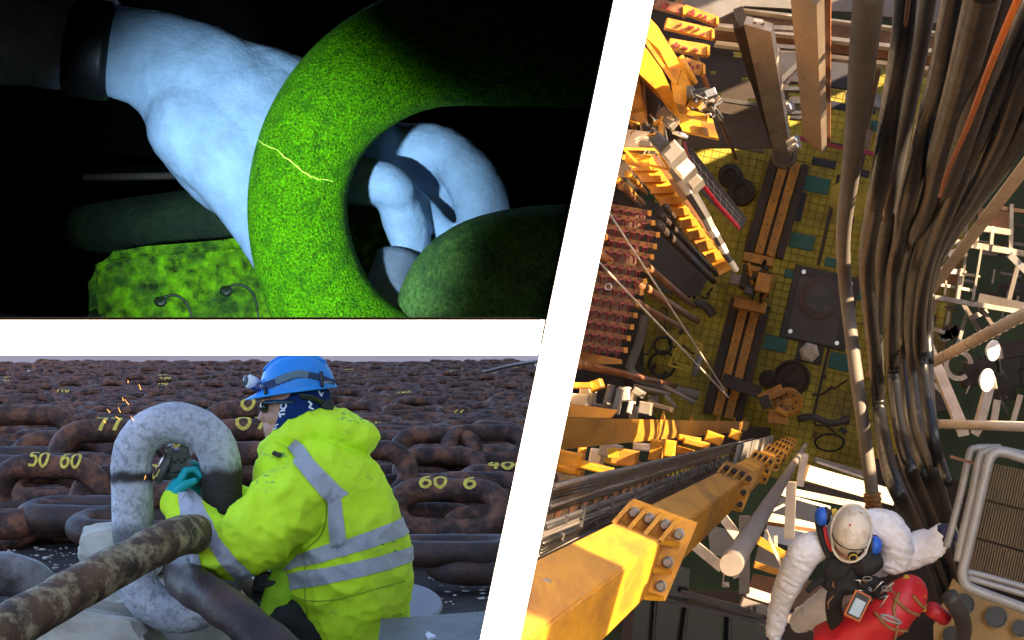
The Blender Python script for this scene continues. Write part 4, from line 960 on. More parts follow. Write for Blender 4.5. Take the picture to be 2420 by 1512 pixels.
# ---- skid tracks along the floor
def track(x0, y0, x1, y1, name, label):
    t = thing(name, Dk(x0, y0), label, 'track')
    a, b = Dk(x0, y0, .3), Dk(x1, y1, .3)
    for off, wd, h, m in ((-.62, .36, .5, M_dbrown), (-.22, .34, .62, M_yel2), (.02, .08, .3, M_dbrown), (.24, .34, .62, M_yel2), (.60, .28, .5, M_dbrown)):
        q = MB(); q.beam(a + E1 * off, b + E1 * off, wd, h, up=DN, bev=.03); obj('rail' if m is M_yel2 else 'rail_guard', q, m, t)
    L_ = (b - a).length; n = int(L_ / .45)
    for k in range(n):
        q = MB(); p = a.lerp(b, (k + .5) / n) - DN * .32
        q.lathe(p + E1 * (-.22 if k % 2 else .24), -DN, [(.035, 0), (.035, .03), (0, .03)], 6); obj('rivet', q, M_dbrown, t)
    return t
track(1868, 385, 1806, 605, 'skid_track', 'brown skid track of paired rails beside the rotary table, upper length')
track(1776, 715, 1708, 985, 'skid_track', 'brown skid track of paired rails below the roughneck machine')
# ---- iron roughneck machine between the tracks
rn = thing('roughneck_machine', Dk(1785, 660), 'orange-brown roughneck machine straddling the skid tracks', 'machine')
def mbox(nm, par, m, cx, cy, wpx, hpx, z, dz, ang=-13, bev=.03):
    q = MB(); s_ = z / F; R = RD @ Matrix.Rotation(math.radians(ang + 13), 3, 'Z'); q.box(W((cx, cy), z), wpx * s_, hpx * s_, dz, R, bev=bev); return obj(nm, q, m, par)
mbox('base', rn, M_yel2, 1792, 615, 72, 22, 78, 1.2); mbox('base', rn, M_yel2, 1772, 722, 75, 26, 78, 1.2); mbox('body', rn, M_dbrown, 1782, 660, 60, 55, 77.5, 2.0); mbox('head', rn, M_yel2, 1805, 672, 34, 44, 76.5, 2.0); mbox('cabinet', rn, M_grey, 1738, 662, 26, 24, 77, 1.0); mbox('valve_block', rn, M_charc, 1770, 688, 22, 18, 76.2, .8); mbox('arm', rn, M_yel2, 1790, 638, 50, 12, 76.6, .6)
for k in range(9): q = MB(); q.tube([W((random.uniform(1755, 1815), random.uniform(615, 720)), 76.0), W((random.uniform(1755, 1825), random.uniform(615, 720)), 75.8), W((random.uniform(1755, 1815), random.uniform(615, 720)), 76.3)], .07, 6); obj('hydraulic_line', q, random.choice([M_charc, M_steel, M_yel2, M_dbrown]), rn, smooth=True)
# ---- orange winch at the foot of the tracks
wn = thing('winch', Dk(1850, 955), 'orange winch with a round wheel beside the dark turntable', 'winch')
q = MB(); q.lathe(W((1862, 950), 78), -DN, [(.54, 0), (.56, .1), (.56, .5), (.44, .55), (.16, .5), (.16, .65), (0, .65)], 28); obj('wheel', q, M_yel2, wn)
mbox('frame', wn, M_yel2, 1822, 932, 60, 26, 77.5, .8, 25); mbox('frame', wn, M_yel2, 1838, 985, 46, 34, 77.2, .9, -4); mbox('motor', wn, M_dbrown, 1808, 950, 24, 30, 77, .9, 20); mbox('bracket', wn, M_yel, 1846, 972, 30, 12, 76.6, .5, -30); mbox('pedestal', wn, M_dbrown, 1752, 912, 95, 30, 78.5, .8, -20)
for k in range(7): a_ = k * 2 * math.pi / 7; q = MB(); q.lathe(W((1862 + 19 * math.cos(a_), 950 + 19 * math.sin(a_)), 77.45), -DN, [(.05, 0), (.05, .08), (0, .08)], 6); obj('bolt', q, M_dbrown, wn)
q = MB(); P = spline([(1885, 990, 78), (1920, 985, 78), (1960, 1000, 78), (2005, 992, 78)], 6); q.tube([W(p[:2], p[2]) for p in P], .13, 8); obj('cable_chain', q, M_charc, wn, smooth=True)
# loose hose coils and a yellow frame on the floor
def coil(cx, cy, r, turns, name, label, m=M_rub, z=79.5, th=.06, el=1.0):
    P = [W((cx + (r + 1.5 * math.sin(t * .7)) * math.cos(t), cy + el * (r + 1.5 * math.cos(t * .9)) * math.sin(t)), z - .01 * t) for t in np.linspace(0, turns * 2 * math.pi, int(turns * 22))]
    q = MB(); q.tube(P, th, 6); return obj(name, q, m, smooth=True, label=label, cat='hose coil')
coil(1566, 815, 20, 2.2, 'hose_coil', 'small black hose coil on the floor beside the yellow frame')
coil(1565, 860, 30, 1.4, 'hose_coil', 'wide loose loop of black hose below the small coil')
coil(1960, 1045, 34, 2.3, 'hose_coil', 'tangled thin hose loops at the foot of the yellow floor', th=.035, el=.6)
yf = thing('lifting_frame', Dk(1620, 845), 'yellow rectangular lifting frame lying on the floor by the coils', 'frame')
cs = [(1612, 792), (1660, 815), (1636, 880), (1580, 862)]
for i in range(4): q = MB(); bar(q, cs[i], 78.6, cs[(i + 1) % 4], 78.6, 5, .12); obj('rail', q, M_gold, yf)
cs2 = [(1614, 803), (1650, 820), (1630, 868), (1592, 855)]
for i in range(4): q = MB(); bar(q, cs2[i], 78.8, cs2[(i + 1) % 4], 78.8, 4, .1); obj('rail', q, M_gold, yf)
q = MB(); pipe(q, (1652, 838), 78.4, (1640, 890), 78.4, 16); obj('roller', q, M_lgrey, yf, smooth=True)
q = MB(); P = spline([(1524, 745, 78), (1512, 800, 78), (1494, 850, 78), (1488, 870, 78), (1505, 892, 78), (1560, 910, 78), (1650, 935, 78)], 6); q.tube([W(p[:2], p[2]) for p in P], .18, 12); obj('grey_pipe', q, M_grey, smooth=True, label='grey pipe bending round the dark corner of the floor', cat='pipe')
q = MB(); P = spline([(1640, 715, 78), (1665, 722, 78), (1685, 745, 78)], 5); q.tube([W(p[:2], p[2]) for p in P], .18, 10); obj('tool', q, M_charc, smooth=True, label='black bent tool lying on the floor near the pipe feet', cat='tool')
mb = MB(); flatpoly(mb, [(1400, -60), (1660, -60), (1690, 330), (1500, 420), (1420, 420)], 77, .3); obj('side_wall', mb, M_dbrown, label='dark brown wall behind the yellow crane arm', cat='wall')
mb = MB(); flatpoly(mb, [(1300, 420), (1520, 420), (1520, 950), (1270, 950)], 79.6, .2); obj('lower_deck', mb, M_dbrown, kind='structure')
for k in range(26):
    x, y = random.uniform(1500, 1700), random.uniform(690, 900)
    if k > 14: x, y = random.uniform(1830, 2060), random.uniform(880, 1080)
    q = MB(); L_ = random.uniform(6, 26); a_ = random.uniform(0, 3.1)
    if k % 3 == 0: P = spline([(x + L_ * t * math.cos(a_) + 6 * math.sin(t * 4 + k), y + L_ * t * math.sin(a_) + 6 * math.cos(t * 3 + k)) for t in (-2, -1, 0, 1, 2)], 4); q.tube([W(tuple(p), 79.6) for p in P], .04, 6); obj('loose_line', q, random.choice([M_rub, M_dbrown, M_rope]), smooth=True, label='thin loose line lying on the drill floor', cat='line', group='loose lines on the drill floor')
    else: q.beam(Dk(x, y, .12), Dk(x + L_ * math.cos(a_), y + L_ * math.sin(a_), .12), random.uniform(.08, .3), .14, up=DN, bev=.02); obj('loose_bar', q, random.choice([M_dbrown, M_charc, M_brown, M_yel2]), label='loose steel bar left on the drill floor', cat='bar', group='loose bars on the drill floor')
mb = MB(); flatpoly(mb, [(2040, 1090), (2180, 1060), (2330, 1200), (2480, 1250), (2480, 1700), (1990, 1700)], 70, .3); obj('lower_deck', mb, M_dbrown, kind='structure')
# dark well where the pipe stands
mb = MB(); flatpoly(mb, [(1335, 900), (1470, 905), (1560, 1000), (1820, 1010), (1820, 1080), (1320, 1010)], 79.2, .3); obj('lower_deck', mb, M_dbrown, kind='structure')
mb = MB(); flatpoly(mb, [(1500, 470), (1560, 480), (1680, 640), (1650, 700), (1560, 690), (1490, 600)], 79.3, .3); obj('setback_sheet', mb, M_charc, label='black sheet under the standing pipes', cat='mat')  # flat charcoal sheet laid over the floor behind the pipes

# ---- racked drill pipes
def rack_pipe(p0, z0, p1, z1, wd, m, label):
    q = MB(); pipe(q, p0, z0, p1, z1, wd, 14, wd * z0 / z1 * 1.0); t = (W(p1, z1) - W(p0, z0)).normalized(); r = wd * z0 / F / 2
    q.lathe(W(p0, z0) - t * .02, t, [(r * 1.25, 0), (r * 1.3, .1), (r * 1.3, .7), (r, .9)], 14)
    return obj('drill_pipe', q, m, smooth=True, label=label, cat='drill pipe', group='drill pipes standing in the rack')
M_opipe = mat('orange_brown_pipe', (.26, .085, .02), .5, var=.3, scale=.8, bump=.1)
pd = [(q3(540, 595), 45, q3(880, 880), 78, 21, M_brown, 'brown drill pipe under the upper latch rows'),
      (q3(520, 735), 45, q3(905, 985), 78, 24, M_brown, 'thick brown drill pipe ending in the dark well'),
      (q3(505, 865), 45, q3(840, 1045), 78, 17, M_brown, 'slimmer brown drill pipe below the thick one'),
      (q3(640, 340), 42, q3(1015, 715), 78, 24, M_dbrown, 'dark drill pipe with a gold lit collar next to the mast'),
      (q3(665, 275), 42, q3(1035, 670), 78, 16, M_dbrown, 'narrow dark drill pipe closest to the yellow mast'),
      (q3(690, 212), 41, q3(1040, 640), 78, 12, M_dbrown, 'thinnest dark drill pipe tucked under the mast'),
      (q3(360, 20), 38, q3(540, 190), 55, 17, M_yel2, 'pipe painted gold as if sunlit above the latch rows'),  # yellow paint stands in for sunlight on these two pipes
      (q3(440, -10), 38, q3(560, 120), 55, 15, M_yel2, 'second pipe painted gold as if sunlit above the latch rows'),
      (q3(395, 70), 39, q3(520, 210), 55, 16, M_brown, 'brown pipe between the gold lit pipes'),
      (q3(240, 530), 36, q3(420, 650), 60, 24, M_opipe, 'orange pipe poking through the latch rows'),
      (q3(250, 400), 37, q3(420, 500), 60, 22, M_opipe, 'orange pipe behind the upper latch rows'),
      (q3(90, 1265), 38, q3(760, 1415), 78, 22, M_opipe, 'long orange pipe under the lowest latch row')]
for d in pd: rack_pipe(*d)
# ---- fingerboard: rows of latches
fb = thing('fingerboard', W(q3(300, 800), 42), 'pipe rack of orange beams with rows of red latches', 'pipe rack')
ends = [(575, 255), (600, 320), (632, 400), (612, 478), (592, 548), (562, 640), (545, 712), (522, 790), (498, 862), (482, 942), (458, 1020), (436, 1095), (416, 1175)]
ZR = 40
for i, (ex, ey) in enumerate(ends):
    lx = ex - 420; p1 = q3(ex, ey); p0 = q3(lx, ey - 420 * .17)
    q = MB(); bar(q, p0, ZR, p1, ZR, random.uniform(9.5, 12), .22, bev=.015); bm_ = obj('rack_beam', q, M_rackb, fb)
    q = MB(); q.box(W((p1[0] + 3, p1[1] + 1), ZR - .12), 9 * ZR / F, .1, 13 * ZR / F, bev=.01); obj('beam_end', q, M_yel2, bm_)
    for k in range(7):
        t = (k + .35 + .2 * (i % 2)) / 7; fx = ex - 20 - t * 400; fy = ey - (20 + t * 400) * .17 + 24; P_ = q3(fx, fy)
        q = MB(); s_ = ZR / F
        a = W((P_[0] - 5, P_[1] - 4), ZR - .1); b = W((P_[0] - 6, P_[1] + 10), ZR); c2 = W((P_[0] + 4, P_[1] - 3), ZR - .1)
        jj = random.uniform(-2, 2); q.beam(a, b, 3.6 * s_, .10, up=DN); q.beam(W((P_[0] - 8, P_[1] - 4 + jj), ZR - .12), c2, 4.4 * s_, .10, up=DN); q.beam(W((P_[0] + 3, P_[1] - 3), ZR - .11), W((P_[0] + 2, P_[1] + 4), ZR - .05), 2.6 * s_, .08, up=DN)
        obj('latch', q, M_red, bm_)
        q = MB(); q.lathe(W((P_[0] + 3, P_[1] - 10), ZR - .12), -DN, [(.018, 0), (.018, .03), (0, .03)], 6); obj('bolt', q, M_dbrown, bm_)
q = MB(); flatpoly(q, [q3(-60, 1140), q3(395, 1240), q3(395, 1268), q3(-60, 1275)], 40.4, .2); obj('end_plate', q, M_yel2, fb)
q = MB(); flatpoly(q, [q3(240, 190), q3(560, 240), q3(500, 560), q3(430, 900), q3(380, 1200), q3(10, 1180)], 43.5, .1); obj('walkway', q, mat('brown_walkway', (.10, .045, .025), .7, var=.4, scale=1), fb)
q = MB(); P = [W((q3(308, 750)[0] + 7.5 * math.cos(a), q3(308, 750)[1] + 7.5 * math.sin(a)), 39.5) for a in np.linspace(0, 2 * math.pi, 17)[:-1]]; q.tube(P, .012, 8, closed=True); obj('shackle_ring', q, M_steel, smooth=True, label='thin steel ring hanging over the red latch rows', cat='ring')
# ---- wire ropes
for p0, z0, p1, z1, lab in ((q3(300, 235), 26, q3(1092, 1452), 70, 'pale wire rope crossing the latch rows, upper one'), (q3(235, 575), 26, q3(1112, 1492), 70, 'pale wire rope crossing the yellow frame, lower one')):
    q = MB(); q.tube([W(p0, z0).lerp(W(p1, z1), t) for t in np.linspace(0, 1, 8)], [.012 + .02 * t for t in np.linspace(0, 1, 8)], 6); obj('wire_rope', q, M_white, smooth=True, label=lab, cat='wire rope')

# ---- pipe handling mast with lit yellow side
ms = thing('handling_mast', W((1640, 500), 50), 'yellow pipe handling mast with pale banded tube and black mesh guard', 'mast')
q = MB(); a0, a1 = (1476, 385), (1545, 368); b0, b1 = (1668, 640), (1735, 612)
za, zb = 45.4, 44.6
f4 = [W((1470, 372), za), W((1540, 372), za), W((1722, 628), zb), W((1695, 640), zb)]
q.hexa(f4, [p + DN * 1.0 for p in f4]); obj('mast_face', q, M_yel, ms)
for k in range(11):
    t = k / 10; p0 = W((1470, 372), za).lerp(W((1695, 640), zb), t) - DN * .06; p1 = W((1540, 372), za).lerp(W((1722, 628), zb), t) - DN * .06
    q = MB(); q.beam(p0, p1, .12 + .1 * t, .1, up=DN); obj('cross_rib', q, M_yel2, ms)
q = MB(); bar(q, (1546, 372), za - .5, (1728, 622), zb - .5, 9, .5); obj('edge_rail', q, M_brown, ms)
segs = [(1568, 358, 40, M_white), (1590, 390, 36, M_grey), (1612, 422, 34, M_white), (1632, 455, 30, M_charc), (1650, 485, 27, M_charc), (1668, 515, 24, M_grey), (1680, 540, 22, M_white), (1692, 558, 20, M_charc), (1703, 578, 19, M_white), (1714, 598, 17, M_charc), (1726, 618, 15, M_white), (1740, 640, 14, M_dbrown)]
for i in range(len(segs) - 1):
    s0, s1 = segs[i], segs[i + 1]; z0, z1 = 43.2 + .05 * i, 43.2 + .05 * (i + 1)
    q = MB(); q.tube([W(s0[:2], z0), W(s1[:2], z1)], [s0[2] * z0 / F / 2, s1[2] * z1 / F / 2], 8); obj('tube_section', q, s0[3], ms)
# housing blocks
for cx, cy, wd, hh, z, m in ((1592, 366, 36, 46, 33, M_grey), (1618, 400, 40, 40, 35, M_white), (1640, 430, 34, 34, 37, M_grey), (1560, 340, 30, 30, 32, M_charc)): mbox('housing', ms, m, cx, cy, wd, hh, z, .9, -48)
# mesh guard
mg = thing('mesh_guard', W((1690, 470), 52), 'black wire mesh guard with a red edge beside the mast', 'mesh guard')
g0, g1, g2, g3 = q1(640, 940), q1(1055, 1440), q3(1190, 370), q3(920, 210)
gp = [q1(660, 940), q1(1060, 1460), q3(1225, 290), q3(1190, 365), q3(1000, 330), q1(590, 1005)]
q = MB(); G = [W(p, 52) for p in (q1(650, 950), q1(1060, 1470), q3(1190, 365), q1(720, 1240))]
for i in range(4):
    q = MB(); q.beam(G[i], G[(i + 1) % 4], .07, .07, up=DN); obj('frame', q, M_red if i == 3 else M_mesh, mg)
for k in range(1, 26):
    t = k / 26; q = MB(); q.beam(G[0].lerp(G[1], t), G[3].lerp(G[2], t), .03, .03, up=DN); obj('wire', q, M_mesh if k % 3 else M_grey, mg)
for k in range(1, 16):
    t = k / 16; q = MB(); q.beam(G[0].lerp(G[3], t), G[1].lerp(G[2], t), .03, .03, up=DN); obj('wire', q, M_mesh if k % 4 else M_grey, mg)
q = MB(); q.tube([W(q1(590, 1005), 50), W(q1(720, 1170), 50), W(q1(880, 1380), 51), W(q1(1000, 1512), 52), W(q3(1185, 365), 52)], .06, 6); obj('red_cable', q, mat('bright_red_cable', (.65, .03, .05), .4, bump=0), mg, smooth=True)
q = MB(); q.hexa([p + DN * .4 for p in G], [p + DN * .5 for p in G]); obj('backing', q, mat('violet_black_backing', (.035, .03, .035), .7), mg)

# ---- yellow crane arm at the top
cr_ = thing('crane_arm', W(q1(500, 400), 34), 'bright yellow crane arm with a hydraulic head beside the white partition', 'crane')
q = MB(); q.prism([q1(360, 60), q1(470, 175), q1(635, 440), q1(600, 560), q1(480, 330), q1(380, 240)], 33, 34.2); obj('upper_boom', q, M_yel, cr_)
q = MB(); q.prism([q1(600, 420), q1(640, 420), q1(700, 565), q1(655, 705), q1(585, 690), q1(560, 560)], 33.2, 34.4); obj('boom_tip', q, M_yel, cr_)
q = MB(); q.prism([q1(330, 270), q1(400, 330), q1(500, 470), q1(605, 700), q1(560, 735), q1(460, 600), q1(330, 480)], 34.6, 35.8); obj('lower_boom', q, M_yel, cr_)
q = MB(); bar(q, q1(380, 260), 32.8, q1(590, 560), 32.9, 9, .12); obj('boom_edge', q, M_yel2, cr_)
q = MB(); q.tube([W(q1(620, 380), 32.8), W(q1(650, 430), 32.8), W(q1(720, 560), 33)], .06, 8); obj('hose_guard', q, M_yel2, cr_, smooth=True)
q = MB(); q.prism([q1(250, 560), q1(350, 520), q1(370, 720), q1(250, 760)], 35, 36); obj('boom_root', q, M_yel, cr_)
q = MB(); q.prism([q1(360, 560), q1(430, 590), q1(480, 690), q1(430, 900), q1(350, 720)], 36, 36.6); obj('boom_shadow_plate', q, M_dbrown, cr_)  # dark plate stands in for the boom's shadow
q = MB(); q.prism([q1(560, 728), q1(700, 760), q1(840, 800), q1(878, 928), q1(640, 880)], 35, 35.3); jaw = obj('toothed_plate', q, M_yel, cr_)
for k in range(11): q = MB(); x = 760 + k * 9; bar(q, q1(x, 815 + k * 1.5), 34.9, q1(x + 22, 905 + k * 1.5), 34.9, 1.6, .04); obj('tooth_slot', q, M_dbrown, jaw)
for cx, cy, wd, hh, z, m, an in ((q1(760, 640) + (38, 26, 33.2, M_charc, 10)), (q1(830, 630) + (26, 18, 33, M_steel, 20)), (q1(720, 700) + (30, 20, 33.4, M_yel2, -20)), (q1(800, 700) + (40, 16, 33.6, M_grey, 30)), (q1(740, 780) + (50, 14, 33.4, M_yel, -15)), (q1(690, 620) + (16, 26, 33, M_charc, 0))): mbox('hydraulic_block', cr_, m, cx, cy, wd, hh, z, .25, an, bev=.01)
q = MB(); pipe(q, q1(820, 700), 33, q1(890, 800), 33.2, 18); obj('cylinder', q, M_charc, cr_, smooth=True)
for k in range(14): q = MB(); x, y = random.uniform(690, 880), random.uniform(590, 780); q.tube([W(q1(x, y), 32.9), W(q1(x + random.uniform(-50, 50), y + random.uniform(-40, 40)), 32.7), W(q1(x + random.uniform(-70, 70), y + random.uniform(-50, 60)), 33)], .018, 6); obj('hydraulic_line', q, random.choice([M_steel, M_charc, M_rub, M_white]), cr_, smooth=True)
# cluttered pump unit under the arm
pu = thing('pump_unit', W(q1(440, 850), 34), 'sunlit pump unit with bent yellow tube and chrome cylinder by the partition', 'pump')
for cx, cy, wd, hh, z, m, an in ((q1(330, 950) + (60, 44, 34, M_white, -8)), (q1(400, 880) + (40, 26, 34.4, M_charc, -8)), (q1(340, 810) + (40, 30, 34.2, M_yel2, 10)), (q1(540, 800) + (46, 30, 34.6, M_grey, -40)), (q1(440, 985) + (60, 12, 33.8, M_grey, -8)), (q1(350, 1080) + (60, 26, 34, M_yel, -14)), (q1(500, 900) + (20, 34, 34, M_charc, 10))): mbox('block', pu, m, cx, cy, wd, hh, z, .5, an, bev=.02)
q = MB(); q.tube([W(p, 33.4) for p in [tuple(x) for x in spline([q1(440, 825), q1(490, 825), q1(495, 870), q1(480, 950), q1(460, 1010)], 5)]], .05, 10); obj('bent_tube', q, M_yel2, pu, smooth=True)
for sx_ in (0, 1, 2): q = MB(); pipe(q, q1(570 + sx_ * 18, 890 + sx_ * 6), 33.2, q1(650 + sx_ * 12, 900 + sx_ * 12), 33.2, 9); obj('chrome_cylinder', q, M_steel, pu, smooth=True)
q = MB(); cs = [q1(245, 1000), q1(460, 1005), q1(550, 1140), q1(330, 1090)]
for i in range(4): q = MB(); q.beam(W(cs[i], 33.3), W(cs[(i + 1) % 4], 33.3), .04, .04, up=DN); obj('handrail', q, M_yel, pu)
for k in range(16): q = MB(); x, y = random.uniform(290, 560), random.uniform(770, 1000); q.tube([W(q1(x, y), 33.5), W(q1(x + random.uniform(-40, 40), y + random.uniform(-40, 40)), 33.2), W(q1(x + random.uniform(-60, 60), y + random.uniform(-40, 60)), 33.4)], .014, 6); obj('hose', q, random.choice([M_steel, M_charc, M_white, M_yel]), pu, smooth=True)
# brown finger bars above the crane
for i, (a, b, wd, lab) in enumerate(((q1(450, 20), q1(640, 75), 22, 'rusty stub beam highest beside the partition'), (q1(640, 62), q1(862, 145), 20, 'rusty bar with end face painted as if gold lit'), (q1(520, 160), q1(832, 232), 24, 'rusty toothed beam second below the gold ended bar'), (q1(540, 300), q1(802, 345), 26, 'rusty toothed beam above the crane tip'), (q1(640, 425), q1(772, 470), 26, 'short rusty beam touching the crane tip'))):
    t = thing('rack_arm', W(b, 38), lab, 'beam', 'rusty arms above the crane')
    q = MB(); bar(q, a, 38, b, 38, wd, .3, bev=.02); obj('arm', q, M_yel2 if i else M_brown, t)
    for k in range(9): x = random.uniform(.15, .85); p = (a[0] + (b[0] - a[0]) * x, a[1] + (b[1] - a[1]) * x + random.uniform(-7, 7)); q = MB(); q.box(W(p, 37.8), .05, .06, .05, bev=.01); obj('latch', q, M_red, t)
    q = MB(); q.box(W((b[0] + 2, b[1] + 1), 37.95), .05, .34, wd * .9 * 38 / F); obj('end_face', q, M_yel, t)  # brighter yellow puts sunlight into the end face
q = MB(); bar(q, q1(600, -20), 40, q1(660, 120), 40, 16, .3); obj('post', q, M_brown, label='brown post crossing behind the rusty arms', cat='post')
q = MB(); pipe(q, q1(720, 370), 42, q1(1000, 1065), 78, 13, 14, 8); obj('standing_pipe', q, M_brown, smooth=True, label='single brown pipe hanging down over the dark wall', cat='pipe')

# ---- dark wind wall with holes standing in for sun patches, grey deck edge, top beams
ww = thing('wind_wall', W((1760, 340), 72), 'dark brown wind wall with small holes in place of sun patches', 'wall')
ang = math.atan2(.16, 1); ZW = 72
holes = [(q1(960, 235), q1(1055, 300)), (q1(980, 310), q1(1080, 385)), (q1(815, 472), q1(865, 500)), (q1(1035, 515), q1(1078, 545)), (q1(735, 262), q1(790, 290)), (q1(860, 618), q1(900, 650)), (q1(1075, 662), q1(1150, 695)), (q1(1145, 350), q1(1195, 382))]
xs_ = sorted({1610, 1862} | {h[i][0] for h in holes for i in (0, 1)}); ys_ = sorted({55, 350} | {h[i][1] for h in holes for i in (0, 1)})
for i in range(len(xs_) - 1):
    q = MB(); run = None
    for j in range(len(ys_) - 1):
        mx_, my_ = (xs_[i] + xs_[i + 1]) / 2, (ys_[j] + ys_[j + 1]) / 2
        if any(h[0][0] < mx_ < h[1][0] and h[0][1] < my_ < h[1][1] for h in holes):
            if run is not None: flatpoly(q, [(xs_[i], run), (xs_[i + 1], run), (xs_[i + 1], ys_[j]), (xs_[i], ys_[j])], ZW, .15)
            run = None
        elif run is None: run = ys_[j]
    if run is not None: flatpoly(q, [(xs_[i], run), (xs_[i + 1], run), (xs_[i + 1], ys_[-1]), (xs_[i], ys_[-1])], ZW, .15)
    obj('cladding_panel', q, M_dbrown, ww)
for y0, y1 in ((100, 130), (225, 245)): q = MB(); bar(q, (1640, y0), 71.4, (1850, y0 + 34), 71.4, 9, .3); obj('girt', q, M_charc, ww)
q = MB(); bar(q, q1(680, 920), 79, q1(1180, 1010), 79, 12, .5); obj('kerb', q, M_grey, label='pale kerb along the floor under the wind wall', cat='kerb')
# grey deck above
q = MB(); flatpoly(q, [(1590, -60), (2330, -60), (2330, 70), (2010, 28), (1760, 14), (1700, 42), (1600, 20)], 60, .5); obj('upper_deck', q, mat('speckled_grey_deck', (.13, .128, .14), .7, var=.35, scale=.9, bump=.2, fine=5, dirt=(.12, .10, .09), dscale=1.5), kind='structure')
for y0, wd, m, lab, z in ((40, 5, M_white, 'cream thin beam under the grey deck edge', 60.5), (62, 34, mat('mauve_brown_steel', (.22, .15, .13), .7, var=.4, scale=1.2), 'mauve brown deep beam below the grey deck', 61.5), (84, 9, M_white, 'cream flange below the mauve beam', 61), (104, 26, M_brown, 'dark brown deep beam across the hose tops', 62.5), (126, 9, M_white, 'cream flange crossing behind the grey post', 62)):
    q = MB(); bar(q, (1690, y0 - 22), z, (2330, y0 + 55), z, wd, .6); obj('cross_beam', q, m, label=lab, cat='beam')
q = MB(); flatpoly(q, [q2(165, 375), q2(345, 400), q2(345, 600), q2(180, 575)], 74, .4); obj('dark_roof', q, M_navyc, label='small dark navy roof beyond the grey post', cat='roof')
q = MB(); flatpoly(q, [q2(500, 625), q2(570, 635), q2(565, 735), q2(495, 715)], 77, .6); obj('deck_box', q, M_lgrey, label='pale grey box between two hoses on the floor', cat='box')
q = MB(); flatpoly(q, [q2(310, 615), q2(345, 620), q2(345, 690), q2(308, 680)], 77, .6); obj('deck_box', q, M_white, label='small white box beside the widest hose', cat='box')
q = MB(); bar(q, q2(540, 430), 70, q2(460, 840), 78, 10, .3); obj('upright_post', q, mat('mauve_post', (.28, .19, .17), .6), label='slim mauve post between two hoses', cat='post')
# white braced tower leg
tl_ = thing('tower_leg', W((1845, 350), 60), 'pale tower leg with cross bracing in front of the dark wall', 'tower leg')
q = MB(); bar(q, q1(1150, 160), 44, q1(1312, 1010), 64, 17, .6); obj('leg', q, M_legp, tl_)
q = MB(); bar(q, q1(1010, 60), 45, q1(1055, 180), 45, 22, .5); bar(q, q1(1055, 170), 45.3, q1(1290, 980), 65, 11, .5); obj('dark_flange', q, M_dbrown, tl_)
for a, b, wd in ((q1(1220, 310), q1(1460, 330), 9), (q1(1250, 190), q1(1460, 200), 10), (q1(1290, 600), q1(1500, 600), 9), (q1(1300, 690), q1(1500, 690), 8), (q1(1290, 560), q1(1450, 400), 12), (q1(1240, 440), q1(1280, 330), 12), (q1(1330, 760), q1(1500, 760), 8)):
    q = MB(); bar(q, a, 58, b, 58, wd, .35); obj('brace', q, M_grey if wd < 10 else M_legp, tl_)
q = MB(); flatpoly(q, [q1(1265, 350), q1(1460, 350), q1(1460, 560), q1(1300, 560)], 61, .2); obj('gusset_panel', q, M_grey, tl_)
for cx, cy in (q1(1345, 715), q1(1350, 730), q1(1385, 945), q1(1395, 985)):
    q = MB(); q.lathe(W((cx, cy), 57), Vector((.6, -.5, .3)), [(.10, -.2), (.14, 0), (.14, .12), (.1, .16)], 14); obj('lamp_housing', q, M_steel, tl_)
q = MB(); q.lathe(W(q1(1320, 1050), 66), -DN, [(.42, 0), (.42, .2), (.3, .22), (.28, .05), (0, .05)], 20); obj('foot_ring', q, M_dbrown, tl_)
gp_ = thing('square_post', W(q2(110, 960), 52), 'square grey-brown post hanging from above with sunlit spots', 'post')
q = MB(); bar(q, (1905, -30), 30, (1926, 338), 46, 21, .55); obj('post', q, mat('brown_grey_post', (.20, .155, .12), .6, var=.3, scale=1.5, stretch=(1, .12, 1)), gp_); 
q = MB(); bar(q, (1924, -30), 30.1, (1936, 330), 46.1, 5, .5); obj('edge_strip', q, M_opipe, gp_)
q = MB(); bar(q, q2(160, 350), 48, q2(150, 860), 56, 10, .3); obj('side_channel', q, M_white, gp_)
for k in range(5): q = MB(); bar(q, q2(-60, 540 + k * 62), 60, q2(90, 560 + k * 62), 60, 8, .4); obj('louvre', q, M_dbrown if k % 2 else M_grey, gp_)

for k in range(13):
    t = k / 12; c_ = W((1905, -30), 30).lerp(W((1926, 338), 46), t) - DN * .3
    q = MB(); q.box(c_ + E1 * random.uniform(-.05, .05), .17 if k % 3 else .26, .05, .05, RD, bev=.008); obj('bracket', q, random.choice([M_dbrown, M_legp, M_white]), gp_)
for k in range(12):
    t = k / 11; c_ = W(q1(1150, 160), 44).lerp(W(q1(1312, 1010), 64), t) - DN * .33
    q = MB(); q.box(c_, .20 + .04 * (k % 3), .08, .05, RD, bev=.008); obj('bracket', q, random.choice([M_dbrown, M_grey, M_white]), tl_)
for dx in (-.085, .085):
    q = MB(); q.beam(W(q1(1150, 160), 44) - DN * .31 + E1 * dx, W(q1(1312, 1010), 64) - DN * .31 + E1 * dx, .02, .05, up=DN); obj('flange_edge', q, M_dbrown, tl_)
